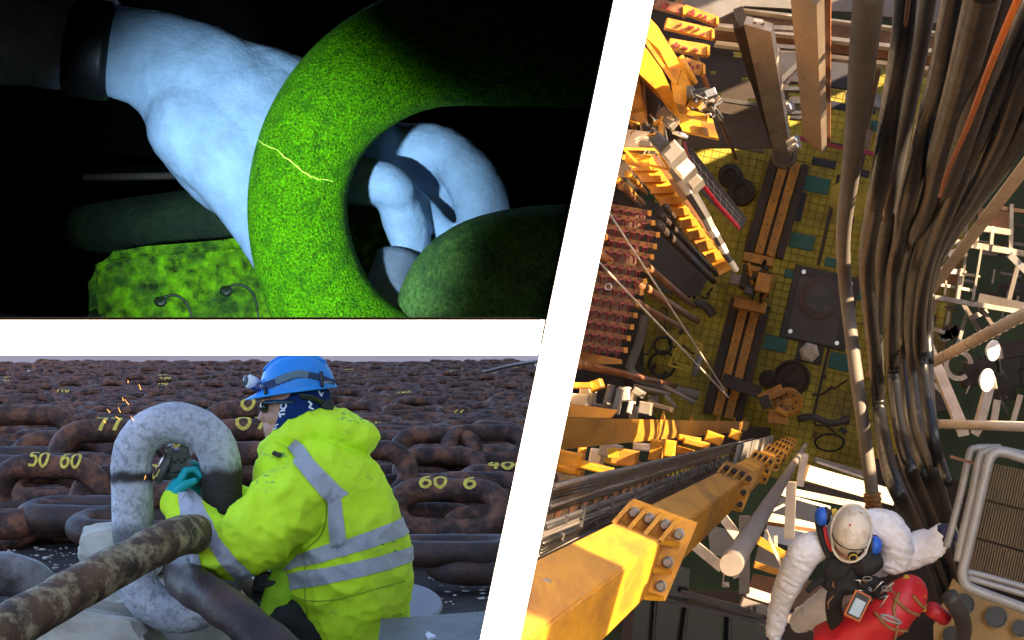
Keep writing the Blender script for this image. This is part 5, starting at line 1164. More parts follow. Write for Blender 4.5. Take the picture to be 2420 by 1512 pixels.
# ---- hoses
def hose(name, label, dia, pts, m, ribs=0, fat=1.22, n=16, cat='hose', grp='hoses hanging down the derrick'):
    P = spline([(x, y, dia * F / w_) for x, y, w_ in pts], 8)
    q = MB(); C = [W((p[0], p[1]), p[2]) for p in P]
    if label.startswith(('widest', 'bright')): fat = 1.0
    dia *= fat
    if ribs:
        C2 = []; 
        for i in range(len(C) - 1):
            for t in np.linspace(0, 1, 5)[:-1]: C2.append(C[i].lerp(C[i + 1], t))
        C2.append(C[-1]); q.tube(C2, [dia / 2 * (1 + (.035 if i % 2 else -.03)) for i in range(len(C2))], n)
    else: q.tube(C, dia / 2, n)
    return obj(name, q, m, smooth=True, label=label, cat=cat, group=grp)
M_hw = mat('pale_grey_hose', (.155, .135, .12), .6, var=.2, scale=1.5, bump=.25, fine=14)
h1 = hose('hose', 'widest hose, thick dark rubber, ending in a rope binding above the helmet', .20, [(2056, -40, 78), (2040, 120, 68), (2024, 280, 54), (2008, 420, 44), (1995, 520, 37), (1992, 600, 33), (2000, 700, 32), (2018, 850, 32), (2036, 980, 32), (2052, 1100, 32), (2062, 1180, 32)], M_hw)  # whole hose coloured pale, standing in for its sunlit length
hose('hose', 'ribbed black hose next to the widest one', .16, [(2145, -40, 46), (2130, 105, 44), (2106, 246, 40), (2085, 387, 38), (2068, 480, 36), (2052, 569, 32), (2048, 647, 30), (2056, 745, 28), (2071, 882, 26), (2080, 1000, 26), (2104, 1122, 30), (2142, 1206, 30), (2185, 1290, 26), (2230, 1400, 24), (2280, 1560, 24)], M_rub, 1)
hose('hose', 'grey hose with pale sunlit lengths beside the ribbed one', .14, [(2200, -40, 34), (2169, 141, 32), (2134, 316, 30), (2106, 457, 29), (2091, 550, 26), (2079, 647, 24), (2074, 765, 21), (2076, 882, 20), (2086, 1000, 20), (2112, 1120, 22), (2160, 1230, 22), (2215, 1380, 20), (2260, 1560, 20)], M_rubg)
hose('hose', 'dark hose third from the widest one', .16, [(2264, -40, 54), (2222, 176, 46), (2190, 281, 40), (2148, 457, 36), (2126, 550, 30), (2110, 647, 28), (2107, 765, 26), (2110, 882, 25), (2124, 1010, 26), (2150, 1110, 28), (2200, 1230, 26), (2255, 1380, 24), (2310, 1560, 24)], M_rub, 1)
hose('hose', 'thick black hose in the middle of the bundle', .19, [(2330, -40, 74), (2275, 176, 60), (2225, 352, 48), (2190, 492, 40), (2153, 569, 34), (2134, 647, 30), (2130, 725, 28), (2134, 804, 26), (2140, 921, 26), (2152, 1010, 27), (2182, 1110, 30), (2225, 1220, 28), (2275, 1380, 26), (2330, 1560, 26)], M_rub, 1)
hose('hose', 'smooth grey black hose behind the orange line', .17, [(2382, -40, 60), (2310, 211, 52), (2257, 387, 42), (2208, 511, 34), (2173, 608, 30), (2157, 686, 27), (2150, 765, 25), (2155, 843, 24), (2162, 921, 24), (2172, 1010, 25), (2205, 1100, 27), (2240, 1230, 25), (2290, 1400, 24)], M_rubg)
hose('hose', 'bright orange thin hose ending halfway down the bundle', .034, [(2420, -40, 19), (2345, 141, 17), (2285, 299, 13.5), (2239, 404, 10.5), (2221, 464, 8.5)], M_orangeh)
hose('hose', 'dark hose just outside the orange line', .15, [(2480, -60, 50), (2420, 60, 46), (2362, 211, 42), (2292, 369, 36), (2232, 511, 32), (2196, 608, 28), (2177, 706, 26), (2173, 804, 25), (2184, 901, 25), (2200, 1010, 26), (2218, 1100, 26)], M_rub)
hose('hose', 'outer black hose against the pale beam', .15, [(2500, 20, 48), (2419, 168, 44), (2362, 330, 38), (2292, 457, 32), (2232, 556, 28), (2196, 650, 25), (2188, 760, 24), (2192, 860, 24)], M_rub)
hose('hose', 'outermost grey hose lying along the pale beam', .20, [(2520, 130, 60), (2425, 285, 52), (2362, 390, 44), (2290, 490, 36), (2228, 585, 30), (2196, 660, 26), (2186, 740, 24)], M_rubg)
hose('hose', 'thin hose hanging free beside the guard', .10, [(2200, 690, 15), (2196, 800, 15), (2200, 950, 16), (2215, 1060, 17), (2240, 1140, 18)], M_rub)
for k, (a, b, c_, d_) in enumerate(((2150, 2128, 2098, 2082), (2236, 2200, 2165, 2130), (2405, 2330, 2268, 2215))):
    hose('control_line', ('thin control line between ribbed and grey hoses', 'thin control line beside the third dark hose', 'thin control line under the orange hose')[k], .03, [(a, -40, 9), (b, 150, 8), (c_, 360, 7), (d_, 520, 6)], (M_brown, M_rub, M_charc)[k], cat='line')
# rope binding on the widest hose
q = MB(); P = []
e0, e1 = W((2060, 1165), 30.2), W((2068, 1225), 30.2); axd = (e1 - e0).normalized(); xa = axd.orthogonal().normalized(); ya = axd.cross(xa)
for t in np.linspace(0, 13 * 2 * math.pi, 13 * 14): P.append(e0.lerp(e1, t / (13 * 2 * math.pi)) + (xa * math.cos(t) + ya * math.sin(t)) * (.115 + .01 * math.sin(t * .37)))
q.tube(P, .014, 6); obj('rope_binding', q, M_rope, smooth=True, label='brown rope wound round the end of the widest hose', cat='rope')

# ---- pale beam, lattice and platforms outside the bundle
q = MB(); bar(q, (2470, 330), 40, (2196, 690), 62, 26, .3); obj('boom_beam', q, M_white, label='wide pale beam running down beside the hose bundle', cat='beam')
la = thing('lattice_platform', W(q4(1300, 700), 60), 'open pale lattice of beams over the dark sea', 'lattice')
for a, b, wd, m in ((q4(1150, 405), q4(1600, 480), 14, M_white), (q4(1000, 735), q4(1600, 835), 11, M_white), (q4(1235, 440), q4(1190, 760), 6, M_grey), (q4(1320, 460), q4(1270, 770), 5, M_grey), (q4(1505, 180), q4(1500, 480), 9, M_white), (q4(1400, 195), q4(1600, 225), 9, M_brown), (q4(1300, 320), q4(1510, 350), 14, M_white), (q4(1390, 330), q4(1380, 440), 7, M_white), (q4(1300, 330), q4(1290, 420), 7, M_white), (q4(1050, 570), q4(1210, 595), 12, M_white), (q4(1200, 580), q4(1175, 770), 10, M_white), (q4(1045, 660), q4(1270, 700), 7, M_white), (q4(1110, 650), q4(1100, 750), 5, M_grey), (q4(1490, 480), q4(1600, 590), 16, M_lgrey), (q4(1540, 560), q4(1480, 790), 10, M_grey), (q4(1210, 775), q4(1320, 960), 10, M_grey), (q4(1310, 790), q4(1430, 970), 8, M_grey), (q4(1230, 850), q4(1180, 1030), 8, M_lgrey), (q4(1270, 860), q4(1340, 830), 12, M_grey), (q4(1050, 760), q4(1000, 930), 8, M_white), (q4(1000, 930), q4(1080, 945), 9, M_white), (q4(1220, 600), q4(1300, 610), 5, M_grey), (q4(1310, 750), q4(1600, 810), 26, M_grey)):
    q = MB(); bar(q, a, 62 + random.uniform(-1, 1), b, 62 + random.uniform(-1, 1), wd, .25); obj('beam', q, M_legp if m is M_white else m, la)
q = MB(); flatpoly(q, [q4(1300, 200), q4(1500, 215), q4(1500, 330), q4(1310, 310)], 64, .2); obj('panel', q, M_brown, la); q = MB(); flatpoly(q, [q4(1060, 590), q4(1190, 605), q4(1180, 660), q4(1055, 650)], 63.5, .2); obj('panel', q, M_brown, la)
q = MB(); flatpoly(q, [q4(1110, 460), q4(1220, 430), q4(1215, 500), q4(1150, 530)], 60, .2); obj('panel', q, M_white, la)
for k in range(10): q = MB(); x, y = random.uniform(1060, 1160), random.uniform(900, 1000); q.box(W(q4(x, y), 66), random.uniform(.1, .35), .3, random.uniform(.1, .3), Matrix.Rotation(random.uniform(-1, 1), 3, 'Y')); obj('fitting', q, random.choice([M_charc, M_lgrey, M_dbrown, M_tealc]), la)
for k in range(22):
    x, y = random.uniform(1030, 1560), random.uniform(200, 980)
    if y < 520: x = max(x, 1240)
    q = MB(); L_ = random.uniform(60, 220)
    if k % 2: bar(q, q4(x, y), 68, q4(x + L_, y + L_ * .17), 68, random.uniform(3, 8), .2)
    else: bar(q, q4(x, y), 67, q4(x - L_ * .17, y + L_), 67, random.uniform(3, 7), .2)
    obj('beam', q, random.choice([M_grey, M_legp, M_dbrown, M_charc]), la)
for k in range(6):
    x, y = random.uniform(1250, 1540), random.uniform(250, 760); q = MB(); flatpoly(q, [q4(x, y), q4(x + 90, y + 15), q4(x + 78, y + 85), q4(x - 12, y + 70)], 70 + k * .3, .2); obj('panel', q, random.choice([M_dbrown, M_charc, M_grey]), la)
q = MB(); pipe(q, (2192, 862), 36, (2470, 716), 26, 24, 18, 33); wp = obj('white_pipe', q, M_white, smooth=True, label='bright white ribbed pipe slanting in from beside the pale beam', cat='pipe')
for k in range(16):
    t = k / 16; q = MB(); c_ = W((2192, 862), 36).lerp(W((2470, 716), 26), .12 + t * .86); d_ = (W((2470, 716), 26) - W((2192, 862), 36)).normalized(); q.lathe(c_, d_, [(.0885, -.02), (.095, 0), (.0885, .02)], 16); obj('rib', q, M_white if k not in (2, 6) else M_grey, wp, smooth=True)
q = MB(); pipe(q, (2170, 1000), 34, (2480, 1010), 30, 22); obj('rail_pipe', q, M_white, smooth=True, label='pale horizontal pipe below the slanting white pipe', cat='pipe')
q = MB(); bar(q, q4(985, 1000), 50, q4(1210, 1540), 44, 24, .3); obj('support_beam', q, M_white, label='weathered beam sloping under the slanting white pipe', cat='beam')
q = MB(); bar(q, q4(1375, 1260), 55, q4(1300, 1540), 50, 20, .3); obj('support_beam', q, M_white, label='weathered beam below the two white discs', cat='beam')
for x, y, r, lab in ((1390, 1060, 20, 'white round disc lamp beside the slanting pipe, upper'), (1352, 1240, 22, 'white round disc lamp above the weathered beam, lower')):
    t = thing('disc_lamp', W(q4(x, y), 50), lab, 'lamp'); q = MB(); q.lathe(W(q4(x, y), 50), Vector((.55, -.6, -.1)), [(r * 50 / F * .8, -.1), (r * 50 / F * 1.25, 0), (r * 50 / F * 1.25, .04), (0, .06)], 24); obj('disc', q, M_board, t)
    mbox('bracket', t, M_grey, q4(x + 40, y + 20)[0], q4(x + 40, y + 20)[1], 16, 30, 50.6, .3, 10)
q = MB()
for k in range(4):
    P = [W((q4(1185, 1150)[0] + (34 - k * 3) * math.cos(a), q4(1185, 1150)[1] + (36 - k * 3) * math.sin(a)), 56 + k * .2) for a in np.linspace(.9, 6.2, 40)]
    q.tube(P, .018, 6)
obj('cable_coil', q, M_white, smooth=True, label='thin white cable coil hanging beside the weathered beam', cat='cable')
mc = thing('generator', W(q4(1500, 1150), 70), 'dark machine blocks under the two white discs', 'machine')
for x, y, wd, hh in ((1500, 1060, 60, 40), (1490, 1150, 50, 30), (1470, 1240, 60, 44), (1560, 1200, 40, 60), (1300, 1160, 60, 40), (1250, 1230, 40, 40), (1080, 1370, 34, 50), (1450, 1330, 50, 30)):
    mbox('block', mc, random.choice([M_charc, M_dbrown, M_charc]), *q4(x, y), wd, hh, 72, 1.5, 10)
for k in range(12): q = MB(); x, y = random.uniform(1200, 1560), random.uniform(1050, 1400); pipe(q, q4(x, y), 70, q4(x + random.uniform(-60, 60), y + random.uniform(-120, 120)), 70, 4, 8); obj('pipework', q, random.choice([M_lgrey, M_charc, M_white, M_grey]), mc, smooth=True)
for a, b, wd in ((q4(925, 1180), q4(960, 1540), 9), (q4(1010, 1240), q4(1080, 1310), 9), (q4(1560, 1330), q4(1500, 1540), 12), (q4(1420, 1360), q4(1390, 1540), 16)):
    q = MB(); bar(q, a, 58, b, 58, wd, .2); obj('frame_bar', q, M_white, mc)

# ================================================================== added unseen cladding: side, top and bottom sheets (gaps placed to throw sun patches)
cw = thing('added_cladding', W((2600, 1000), 40), 'added cladding out of view round the derrick, gaps placed for sun patches', 'cladding')
M_clad = mat('tan_bounce_cladding', (.34, .27, .19), .8, var=.2, scale=.3)  # tan tint warms the light this added cladding bounces
XS, ZTOP, ZBOT = 12.0, 18.5, -13.0
def side_uv(T):
    t = (.1496 * T.y + XS - T.x) / (SUNV.x + .1496 * -SUNV.y * -1) if False else (.1496 * T.y + XS - T.x) / (SUNV.x - .1496 * SUNV.y)
    h = T + SUNV * t; return h.y, h.z + .03 * h.y
GAPS = []
def gap(p, z, ry=.5, rz=.5):
    u, v = side_uv(W(p, z)); GAPS.append((u, v, ry, rz))
for g in SUNSPOTS: gap(*g)
for pts, zz, skip in (([(2006, 425), (1996, 510), (1992, 590), (1996, 660), (2004, 730), (2014, 810), (2024, 890), (2034, 970), (2046, 1060)], (22, 26, 29, 30, 30, 30, 30, 30, 30), ()),
                      ([(2098, 500), (2088, 570), (2079, 650), (2075, 720), (2074, 790), (2076, 870)], (23, 26, 28, 31, 33, 34), ()),
                      ([(2150, 590), (2134, 660), (2130, 740), (2136, 830)], (26, 30, 33, 35), ())):
    for a_, b_ in zip(list(zip(pts, zz))[:-1], list(zip(pts, zz))[1:]):
        for t in (0, .33, .66): gap((a_[0][0] + (b_[0][0] - a_[0][0]) * t, a_[0][1] + (b_[0][1] - a_[0][1]) * t), a_[1] + (b_[1] - a_[1]) * t, .45, .4)
CELL = .55
nY = int((78 + 2) / CELL); nZ = int((ZTOP - ZBOT) / CELL)
for i in range(nY):
    q = MB(); y0 = -2 + i * CELL; y1 = y0 + CELL; run = None
    def seg(a, b): 
        A_ = [Vector((.1496 * y + XS, y, v - .03 * y)) for y, v in ((y0, a), (y1 - .0005, a), (y1 - .0005, b), (y0, b))]; q.hexa(A_, [p + Vector((.04, 0, 0)) for p in A_])
    for j in range(nZ + 1):
        v = ZBOT + j * CELL; vm = v + CELL / 2; ym = y0 + CELL / 2
        op = j == nZ or any(abs(ym - g[0]) < g[2] and abs(vm - g[1]) < g[3] for g in GAPS)
        if op:
            if run is not None: seg(run, v)
            run = None
        elif run is None: run = v
    if q.v: obj('sun_screen_sheet', q, M_clad, cw)
for zz in (ZTOP, ZBOT):
    q = MB(); A_ = [Vector((kx(PR, 1.2, 1) - .3 if zz < 0 else 5.0, 1.2 if zz < 0 else 48, zz)), Vector((.1496 * (1.2 if zz < 0 else 48) + XS, 1.2 if zz < 0 else 48, zz)), Vector((.1496 * 78 + XS, 78, zz - 2.3)), Vector((5, 78, zz - 2.3))]; q.hexa(A_, [p + Vector((0, 0, .05)) for p in A_]); obj('sun_screen_sheet', q, M_clad, cw)
# ================================================================== near girders, tray and guard
def girder(name, A, B, C, z0, z1, flz, label, top_off, side_off, m=M_yel):
    """box girder along the derrick: A,B,C are picture corners at depth 10"""
    t = thing(name, W(A, z1), label, 'girder')
    a, b, c = (W(p, 10) for p in (A, B, C)); d = a + (c - b); zz = [z0] + [f for f in flz if z0 < f < z1] + [z1]
    up = (a - b).length; topn = (W((A[0] + top_off[0], A[1] + top_off[1]), 10) - a); sidn = (W((B[0] + side_off[0], B[1] + side_off[1]), 10) - b)
    for i in range(len(zz) - 1):
        s = DIR * (zz[i] - 10 + .012); e = DIR * (zz[i + 1] - 10 - .012)
        q = MB(); q.hexa([p + s for p in (a, b, c, d)], [p + e for p in (a, b, c, d)]); me = q.mesh('section')
        bm = bmesh.new(); bm.from_mesh(me); bmesh.ops.bevel(bm, geom=bm.edges[:], offset=.008, segments=2, affect='EDGES')
        if i == 0:                       # the near end is built into the leaning wall
            pn = (W((PR - 25, 0), 1) - CAMP).cross(W((PR - 25 - SL * 1512, 1512), 1) - CAMP).normalized(); pn = pn if (W((1900, 1000), 1) - CAMP).dot(pn) > 0 else -pn
            bmesh.ops.bisect_plane(bm, geom=bm.verts[:] + bm.edges[:] + bm.faces[:], plane_co=CAMP, plane_no=pn, clear_inner=True); bmesh.ops.holes_fill(bm, edges=[e for e in bm.edges if e.is_boundary], sides=0)
        bm.to_mesh(me); bm.free()
        smooth_angle(obj('section', me, m, t), 35)
    for f in flz:
        if not (z0 <= f <= z1): continue
        o = DIR * (f - 10)
        q = MB(); c1, c2, c3, c4, c5, c6 = a + topn, b + topn + sidn, c + sidn, c, b, a
        for dz in (-.035, .012):
            q.hexa([p + o + DIR * dz for p in (c1, c2, c3, c4, b + (d - c) * .02, a)], [p + o + DIR * (dz + .022) for p in (c1, c2, c3, c4, b + (d - c) * .02, a)])
        fl = obj('flange', q, m, t)
        for g in (0.02, .34, .66, .985):
            p = a.lerp(b, g); q = MB(); w_ = (b - a).normalized() * .011
            q.hexa([p - w_ + o - DIR * .035, p + topn * .92 - w_ + o - DIR * .035, p + topn * .30 - w_ + o - DIR * .20, p - w_ + o - DIR * .26], [p + w_ + o - DIR * .035, p + topn * .92 + w_ + o - DIR * .035, p + topn * .30 + w_ + o - DIR * .20, p + w_ + o - DIR * .26]); obj('gusset', q, m, fl)
        for g in (0.02, .5, .97):
            p = b.lerp(c, g); q = MB(); w_ = (c - b).normalized() * .011
            q.hexa([p - w_ + o - DIR * .035, p + sidn * .92 - w_ + o - DIR * .035, p + sidn * .3 - w_ + o - DIR * .2, p - w_ + o - DIR * .26], [p + w_ + o - DIR * .035, p + sidn * .92 + w_ + o - DIR * .035, p + sidn * .3 + w_ + o - DIR * .2, p + w_ + o - DIR * .26]); obj('gusset', q, m, fl)
        for p in [a.lerp(b, g) + topn * .5 for g in (.18, .5, .84)] + [b + sidn * .5 + topn * .35] + [b.lerp(c, g) + sidn * .52 for g in (.36, .78)]:
            q = MB(); q.lathe(p + o - DIR * .03, -DN, [(.031, 0), (.031, .006), (.024, .008), (.024, .035), (.018, .040), (0, .040)], 6 if f > 25 else 12); obj('bolt', q, M_bolt if f < 15 else M_dbrown, fl)
    return t
M_bolt = mat('grey_bolt_steel', (.24, .22, .20), .45, metal=.5, var=.25, scale=12, bump=.1)
girder('girder', (1460, 1228), (1571, 1271), (1532, 1405), 4.6, 66, [10, 20, 29, 37, 44, 51, 58], 'large yellow bolted box girder with rusty top beside the cable tray', (37, -50), (40, 14))
k2 = 20.7 / 10
def at10(x, y, z): return (VP[0] + (x - VP[0]) * z / 10, VP[1] + (y - VP[1]) * z / 10)
girder('girder', at10(1345, 985, 20.7), at10(1332, 1012, 20.7), at10(1322, 1064, 20.7), 20.3, 74, [33.6, 41, 52, 62, 70], 'rusty orange box girder running in beyond the cable tray', (-10, -70), (-6, 18), M_yel2)
# foreground bracket with bolt, lower corner by the partition
bk = thing('bracket', W(q5(120, 1300), 6.6), 'grey steel bracket with a dark bolt on the near end of the yellow girder', 'bracket')
q = MB(); flatpoly(q, [q5(60, 1230), q5(95, 1195), q5(190, 1160), q5(215, 1175), q5(150, 1440), q5(190, 1512), q5(170, 1620), q5(-60, 1620)], 6.6, .03); obj('plate', q, M_grey, bk)
q = MB(); q.lathe(W(q5(250, 1490), 6.5), -DN, [(.026, 0), (.026, .02), (.018, .022), (.018, .05), (0, .05)], 6); q.lathe(W(q5(285, 1455), 6.55), -DN, [(.016, 0), (.016, .07), (0, .07)], 12); obj('bolt', q, M_charc, bk)
# ---- cable tray
ct = thing('cable_tray', W((1500, 1150), 18), 'brown cable tray packed with parallel cables between two yellow girders', 'cable tray')
ZA, ZB2 = 8.5, 26.5
tA, tB = W((1300, 1142), ZA), W((1262, 1318), ZA)
q = MB(); q.hexa([tA, tB, tB + DIR * (ZB2 - ZA), tA + DIR * (ZB2 - ZA)], [p + Vector((-.06, 0, -.02)) for p in (tA, tB, tB + DIR * (ZB2 - ZA), tA + DIR * (ZB2 - ZA))]); obj('tray', q, mat('brown_tray', (.17, .10, .055), .7, var=.3, scale=4), ct)
nrm = (tB - tA).cross(DIR).normalized(); nrm = nrm if nrm.dot(-W((1500, 1150), 1)) > 0 and nrm.x > -9 else -nrm
if nrm.x < 0: nrm = -nrm
for k in range(22):
    t = .02 + k * .0445 + (.02 if k > 8 else 0)
    if 9 <= k <= 10: continue
    r = .011 if k < 9 else random.choice([.009, .012, .014, .010]); p = tA.lerp(tB, t) + nrm * (r + .004)
    q = MB(); q.tube([p + DIR * (z - ZA) + nrm * .006 * math.sin(z * 1.7 + k) for z in np.linspace(ZA, ZB2 + (0 if k % 3 else 8), 16)], r, 8); obj('cable', q, random.choice([M_rubg, M_hw, M_rub]), ct, smooth=True)
for k in range(26):
    z = ZA + .6 + k * .68
    for t in (.50, .60, .72) if k % 2 else (.56, .80):
        q = MB(); q.box(tA.lerp(tB, t) + DIR * (z - ZA) + nrm * .022, .03, .035, .05, RD, bev=.006); obj('cable_clamp', q, M_charc, ct)
for k in range(34):
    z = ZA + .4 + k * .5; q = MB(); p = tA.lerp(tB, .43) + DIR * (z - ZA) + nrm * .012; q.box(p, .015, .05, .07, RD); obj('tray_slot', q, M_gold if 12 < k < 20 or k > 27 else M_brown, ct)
q = MB(); p0 = tA + DIR * 17.5; p1 = tB + DIR * 17.5; q.hexa([p0 + nrm * .08, p1 + nrm * .08, p1 + nrm * .08 + DIR * 20, p0 + nrm * .08 + DIR * 20], [p0 + nrm * .1, p1 + nrm * .1, p1 + nrm * .1 + DIR * 20, p0 + nrm * .1 + DIR * 20]); obj('cover_plate', q, M_lgrey, ct)
for k in range(5): q = MB(); z = 18.5 + k * 4; q.beam(tA + DIR * z + nrm * .105, tB + DIR * z + nrm * .105, .05, .02, up=nrm); obj('cover_joint', q, M_charc, ct)
# ---- sunlit yellow brackets and white parts behind the tray
sb_ = thing('support_frame', W(q5(420, 500), 30), 'sunlit yellow support frame between tray and rusty girder', 'frame')
for (x, y, wd, hh, an, m) in ((330, 480, 60, 34, 12, M_yel), (330, 545, 62, 14, 12, M_yel), (480, 530, 76, 18, 14, M_yel), (390, 470, 14, 50, 8, M_yel2), (640, 470, 60, 40, 10, M_yel2), (820, 430, 30, 50, 8, M_yel), (900, 420, 26, 40, 8, M_yel), (960, 430, 60, 16, 14, M_yel), (1050, 390, 60, 16, 14, M_yel2), (1150, 360, 40, 26, 20, M_yel), (1270, 340, 26, 22, 20, M_yel), (740, 410, 40, 18, 5, M_white), (560, 430, 50, 34, 15, M_lgrey), (560, 470, 40, 30, 15, M_gold), (320, 590, 60, 26, 10, M_white), (700, 505, 60, 12, 14, M_brown), (1010, 365, 50, 14, 10, M_yel), (480, 470, 30, 40, 10, M_white)):
    mbox('bracket', sb_, m, *q5(x, y), wd, hh, 31 + random.uniform(-.8, .8), .4, -an, bev=.02)
for k in range(9): q = MB(); bar(q, q5(540 + k * 7, 420), 30, q5(548 + k * 7, 470), 30, 2, .04); obj('grille_bar', q, M_gold, sb_)
wm = thing('white_machinery', W(q5(480, 150), 55), 'bright white valves and boxes beyond the rusty girder', 'machinery')
for (x, y, wd, hh, an, m) in ((430, 110, 34, 40, 5, M_white), (390, 150, 40, 34, 5, M_white), (480, 60, 30, 24, -20, M_yel), (550, 110, 12, 46, 15, M_lgrey), (600, 150, 14, 60, 12, M_lgrey), (640, 110, 24, 34, 0, M_white), (680, 160, 12, 50, 12, M_white), (690, 215, 16, 30, 0, M_white), (720, 100, 26, 16, 30, M_grey), (400, 60, 50, 14, 0, M_yel2), (520, 190, 60, 20, 5, M_grey), (760, 190, 30, 30, 10, M_grey), (840, 180, 60, 12, 15, M_dbrown), (420, 200, 50, 30, 5, M_white), (800, 140, 20, 20, 0, M_charc)):
    mbox('block', wm, m, *q5(x, y), wd, hh, 54 + random.uniform(-2, 2), .8, -an)
for a, b in ((q5(690, 60), q5(900, 110)), (q5(870, 110), q5(930, 190)), (q5(640, 100), q5(560, 230)), (q5(860, 60), q5(1040, 160))): q = MB(); pipe(q, a, 60, b, 60, 10); obj('pipe', q, M_grey, wm, smooth=True)
q = MB(); flatpoly(q, [q5(310, 160), q5(600, 200), q5(560, 245), q5(310, 240)], 34, .2); obj('yellow_plate', q, M_yel2, wm)
# ---- round standpipe
q = MB(); p0 = W((1727, 1334), 9.2); r = .055; q.tube([p0 + DIR * z for z in (0, .02, 10, 25, 40, 52)], [r * .93, r, r, r, r * 1.02, r * 1.02], 28); obj('standpipe', q, mat('weathered_grey_pipe', (.20, .175, .15), .6, var=.3, scale=2, bump=.15, dirt=(.22, .10, .05), dscale=.8, damt=.5), smooth=False, label='long weathered grey pipe with a cut end beside the yellow girder', cat='pipe'); smooth_angle(bpy.context.scene.objects[-1] if False else COL.objects[-1], 50)
# ---- white platform under the worker
wpf = thing('white_platform', W((1850, 1350), 40), 'white steel platform frame with cream beams below the climber', 'platform')
def zb(x, y): return q6(x, y)
for a, b, wd, z, m, th in ((zb(395, 335), zb(1010, 510), 36, 38, M_white, .3), (zb(210, 450), zb(800, 570), 15, 40, M_white, .2), (zb(200, 480), zb(560, 580), 6, 39, M_white, .2), (zb(100, 650), zb(500, 740), 26, 40, M_white, .3), (zb(120, 690), zb(560, 760), 8, 39.6, M_brown, .2), (zb(290, 400), zb(275, 800), 24, 37, M_white, .25), (zb(385, 200), zb(350, 430), 18, 42, M_white, .25), (zb(60, 810), zb(300, 950), 18, 38, M_yel2, .2), (zb(30, 980), zb(270, 1060), 14, 38, M_yel2, .2), (zb(-20, 1170), zb(260, 1260), 20, 36, M_white, .25), (zb(180, 780), zb(180, 860), 8, 38, M_white, .2), (zb(-60, 1240), zb(660, 1490), 22, 36, M_grey, .25), (zb(110, 740), zb(260, 1080), 6, 37.5, M_white, .2), (zb(450, 240), zb(800, 340), 10, 45, M_grey, .2), (zb(470, 260), zb(800, 370), 5, 44.6, M_white, .2), (zb(240, 560), zb(160, 600), 6, 38, M_white, .2), (zb(-260, 560), zb(-60, 820), 20, 41, M_white, .3), (zb(-420, 520), zb(-400, 700), 26, 41, M_white, .3), (zb(-420, 820), zb(-200, 1000), 22, 40, M_white, .3), (zb(-140, 930), zb(-80, 1060), 26, 35, M_white, .3), (zb(-40, 640), zb(-40, 1180), 24, 34, M_grey, .3), (zb(330, 1290), zb(420, 1420), 14, 34, M_white, .2), (zb(330, 1320), zb(740, 1450), 10, 36.5, M_white, .2)):
    q = MB(); bar(q, a, z, b, z, wd, th); obj('beam', q, m, wpf)
for pts, z, m in (([zb(180, 500), zb(470, 560), zb(460, 680), zb(130, 640)], 44, M_lgrey), ([zb(120, 700), zb(450, 770), zb(300, 860), zb(90, 800)], 44, mat('bluish_white_panel', (.48, .52, .60), .6, var=.15)), ([zb(60, 850), zb(280, 960), zb(270, 1050), zb(30, 960)], 44, M_grey), ([zb(20, 1050), zb(260, 1090), zb(240, 1230), zb(-10, 1150)], 44, M_brown), ([zb(360, 400), zb(790, 500), zb(800, 560), zb(400, 460)], 44, M_dbrown), ([zb(-300, 700), zb(-90, 760), zb(-100, 960), zb(-280, 900)], 46, M_lgrey), ([zb(300, 1060), zb(600, 1150), zb(640, 1420), zb(280, 1280)], 45, mat('rust_tan_panel', (.20, .12, .07), .7, var=.3))):
    q = MB(); flatpoly(q, pts, z, .15); obj('panel', q, m, wpf)
# ---- dark glazing at the bottom
gz = thing('control_cabin', W(q5(1100, 1420), 30), 'dark cabin roof windows at the foot of the yellow girder', 'cabin')
for a, b, c_, d_ in (((700, 1260), (1000, 1300), (960, 1560), (680, 1540)), ((1010, 1302), (1240, 1375), (1230, 1580), (975, 1560)), ((1250, 1378), (1480, 1440), (1480, 1600), (1242, 1580)), ((930, 1080), (1010, 1110), (1000, 1290), (880, 1260))):
    q = MB(); flatpoly(q, [q5(*a), q5(*b), q5(*c_), q5(*d_)], 30, .04); obj('window_pane', q, M_glass, gz)
for a, b, wd in ((q5(700, 1250), q5(1480, 1420), 9), (q5(1005, 1300), q5(968, 1560), 5), (q5(1246, 1376), q5(1236, 1580), 5), (q5(820, 1280), q5(800, 1560), 4), (q5(960, 1240), q5(1300, 1330), 12), (q5(1180, 1310), q5(1420, 1380), 10)):
    q = MB(); bar(q, a, 29.7, b, 29.7, wd, .2); obj('window_frame', q, M_charc, gz)
q = MB(); flatpoly(q, [(1480, 1395), (2040, 1400), (2040, 1640), (1450, 1640)], 48, .2); obj('cabin_floor', q, M_dbrown, gz)
for x, y in ((1345, 1340), (1380, 1335)): mbox('fitting', gz, M_charc, *q5(x, y), 8, 14, 29.4, .2, 0)
q = MB(); pipe(q, q5(1205, 1130), 24, q5(1200, 1180), 24, 3); mbox('hanger', gz, M_white, *q5(1215, 1195), 16, 12, 24, .1, 0); obj('hanger_rod', q, M_white, gz)

